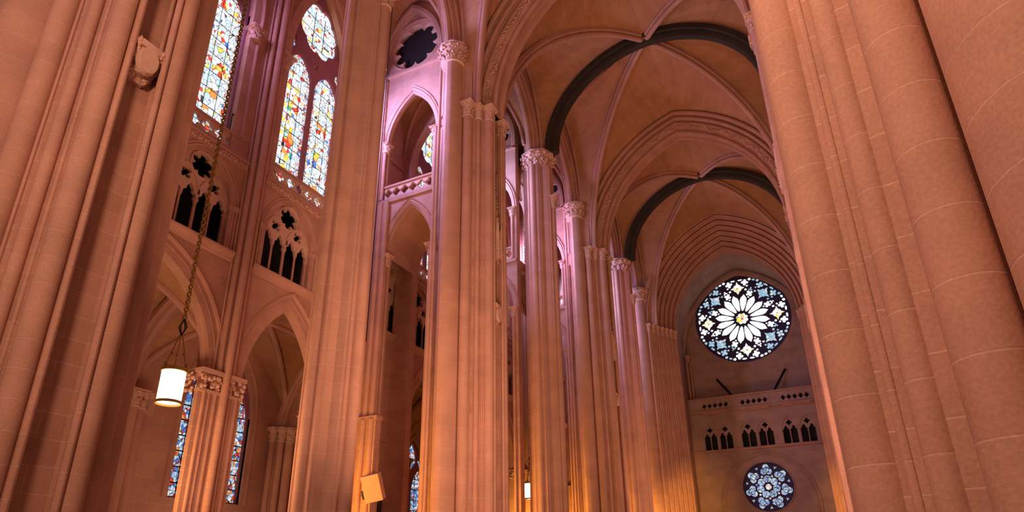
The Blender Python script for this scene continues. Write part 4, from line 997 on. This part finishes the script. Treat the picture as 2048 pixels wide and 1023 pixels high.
def small_rose():
    global wn
    cx_, cz_ = RC; R_ = 2.55; mp = PY(YW)
    o = bpy.data.objects.new(f'window_{wn}', None); COL.objects.link(o); o.location = (cx_, YW, cz_+EYE); o['kind'] = 'structure'; wn += 1
    holes = []
    cen = circ(cx_, cz_, R_*.12, 20)
    for k in range(7):
        a = pi/2+2*pi*k/7
        c1 = (cx_+R_*.33*cos(a), cz_+R_*.33*sin(a)); c2 = (cx_+R_*.70*cos(a), cz_+R_*.70*sin(a))
        holes.append(circ(c1[0], c1[1], R_*.145, 20)); holes.append(foil(c2[0], c2[1], R_*.25, 3, a, 36, .5))
        a2 = a+pi/7; c3 = (cx_+R_*.86*cos(a2), cz_+R_*.86*sin(a2)); holes.append(foil(c3[0], c3[1], R_*.06, 3, a2+pi, 24))
        c4 = (cx_+R_*.47*cos(a2), cz_+R_*.47*sin(a2)); holes.append(circ(c4[0], c4[1], R_*.05, 10))
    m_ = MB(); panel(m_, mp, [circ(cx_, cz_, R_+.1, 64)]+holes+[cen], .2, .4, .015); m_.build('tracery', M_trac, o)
    m_ = MB()
    for h in holes: panel(m_, mp, [h], .32, .34)
    m_.build('blue_glass', G_small, o, smooth=0)
    m_ = MB(); panel(m_, mp, [cen], .32, .34); m_.build('centre_glass', G_pink, o, smooth=0)
    m_ = MB()
    for k in range(7):
        a = pi/2+2*pi*k/7
        c2 = (cx_+R_*.70*cos(a), cz_+R_*.70*sin(a)); m_.tube([mp(c2[0]+R_*.12*cos(q*pi/8), .27, c2[1]+R_*.12*sin(q*pi/8)) for q in range(17)], .035, 5)
        m_.tube([mp(cx_+R_*.12*cos(a), .27, cz_+R_*.12*sin(a)), mp(cx_+R_*.88*cos(a), .27, cz_+R_*.88*sin(a))], .025, 5)
    m_.build('lead_line', M_trac, o)
    m_ = MB(); m_.tube([mp(cx_+2.66*cos(q*pi/28), -.02, cz_+2.66*sin(q*pi/28)) for q in range(57)], .08, 6); m_.build('ring_moulding', M_west, o)
small_rose()

# ------------------------------------------------------------------ hanging lanterns, cables, speaker, railing
def lantern(x, y, z, label, top=35.75, r=.36, h=1.05):
    o = thing('hanging_lantern', (x, y, z), label, 'lantern', 'cylindrical lanterns hanging in the aisle')
    b = MB(); b.lathe(x, y, [(r*.96, z+.06), (r, z+.1), (r, z+h), (r*.96, z+h+.03)], 28); b.build('glowing_shade', M_lamp, o)
    b = MB()
    for z0, z1, rr in ((z, z+.09, r*1.06), (z+h, z+h+.12, r*1.1)): b.lathe(x, y, [(rr*.98, z0), (rr*1.02, z0), (rr*1.02, z1), (rr*.98, z1)] if z0 > z else [(rr*.98, z0), (rr*1.02, z0), (rr*1.02, z1), (rr*.98, z1), (rr*.98, z0)], 28); b.f = [f for f in b.f if len(f) == 4 or z0 > z]; b.build('metal_rim', M_brass, o); b = MB()
    b = MB()
    for k in range(3):
        a = 2*pi*k/3+.5; px, py = x+r*cos(a), y+r*sin(a); b.tube([(px, py, z+h+.1), (x+.05*cos(a), y+.05*sin(a), z+h+1.25)], .022, 6); b.blob((px, py, z+h+.2), .07); b.blob((x+r*.55*cos(a), y+r*.55*sin(a), z+h+.6), .05)
    b.build('suspension_rod', M_brass, o)
    b = MB()
    for k in range(4):
        a = k*pi/2+.4; b.tube([(x, y, z+h+1.25), (x+.14*cos(a), y+.14*sin(a), z+h+1.55), (x, y, z+h+1.85)], .022, 5)
    b.build('lozenge_hanger', M_iron, o)
    zz = z+h+1.85; c1 = MB(); i = 0
    while zz < top:
        a = (i % 2)*pi/2+.4; L_ = .14; ww = .07
        c1.tube([(x+ww*cos(a)*cos(t*pi/3), y+ww*sin(a)*cos(t*pi/3), zz+L_*.8*(.5+.62*sin(t*pi/3))) for t in range(7)], .033, 4); zz += L_; i += 1
    c1.build('chain', M_brass, o)
    return o
lantern(-18.6, 13.05, 5.25, 'glowing cylindrical lantern on a long chain at lower left')
lantern(-19.2, 41.5, 5.0, 'small glowing lantern low in the distance right of the three-capital pier')
for x, y, lb in ((-17.3, 20.8, 'thin dark cable hanging before the near purple cross wall'), (-17.6, 43.5, 'thin dark cable hanging beyond the pale blue-edged column')):
    b = MB(); b.tube([(x, y, 9.6), (x, y, 35.0)], .022, 5); o = b.build('hanging_cable', M_iron, None, (x, y, 9.6)); tag(o, lb, 'cable', 'thin cables hanging in the aisle')
o = thing('wall_speaker', (-20.75, 25.2, 3.9), 'tan boxy loudspeaker tilted on the amber fluted respond, bottom of the photo', 'loudspeaker')
b = MB(); cxs, cys, czs = -19.95, 25.35, 4.1
Ms = Matrix.Rotation(radians(25), 3, 'Z') @ Matrix.Rotation(radians(16), 3, 'X') @ Matrix.Rotation(radians(-12), 3, 'Y')
def sbox(b, lo, hi):
    vs = [Vector((x, y, z)) for z in (lo[2], hi[2]) for x, y in ((lo[0], lo[1]), (hi[0], lo[1]), (hi[0], hi[1]), (lo[0], hi[1]))]
    b.add([Ms @ v+Vector((cxs, cys, czs)) for v in vs], [(0, 3, 2, 1), (4, 5, 6, 7), (0, 1, 5, 4), (1, 2, 6, 5), (2, 3, 7, 6), (3, 0, 4, 7)])
sbox(b, (-.42, -.36, -.62), (.42, .32, .62)); b.build('cabinet', M_box, o, smooth=0)
b = MB(); sbox(b, (-.38, .32, -.58), (.38, .38, .58)); b.build('back_panel', M_mould, o, smooth=0)
b = MB(); sbox(b, (-.62, .02, -.45), (-.42, .2, -.05)); sbox(b, (-.66, .1, -.3), (-.56, .5, -.2)); b.build('bracket', M_iron, o, smooth=0)
# little iron railing on the gallery ledge
b = MB()
for (p, q) in (((XW-.1, 15.9, ZB1), (XW-.1, 15.9, ZB1+1)), ((XW-.1, 15.9, ZB1+1), (XW-.1, 16.9, ZB1+1)), ((XW-.1, 16.9, ZB1), (XW-.1, 16.9, ZB1+1))): b.tube([p, q], .03, 5)
o = b.build('iron_railing', M_iron, None, (XW-.1, 15.9, ZB1)); tag(o, 'small dark iron rail on the ledge beside the far-left stained-glass window', 'railing')
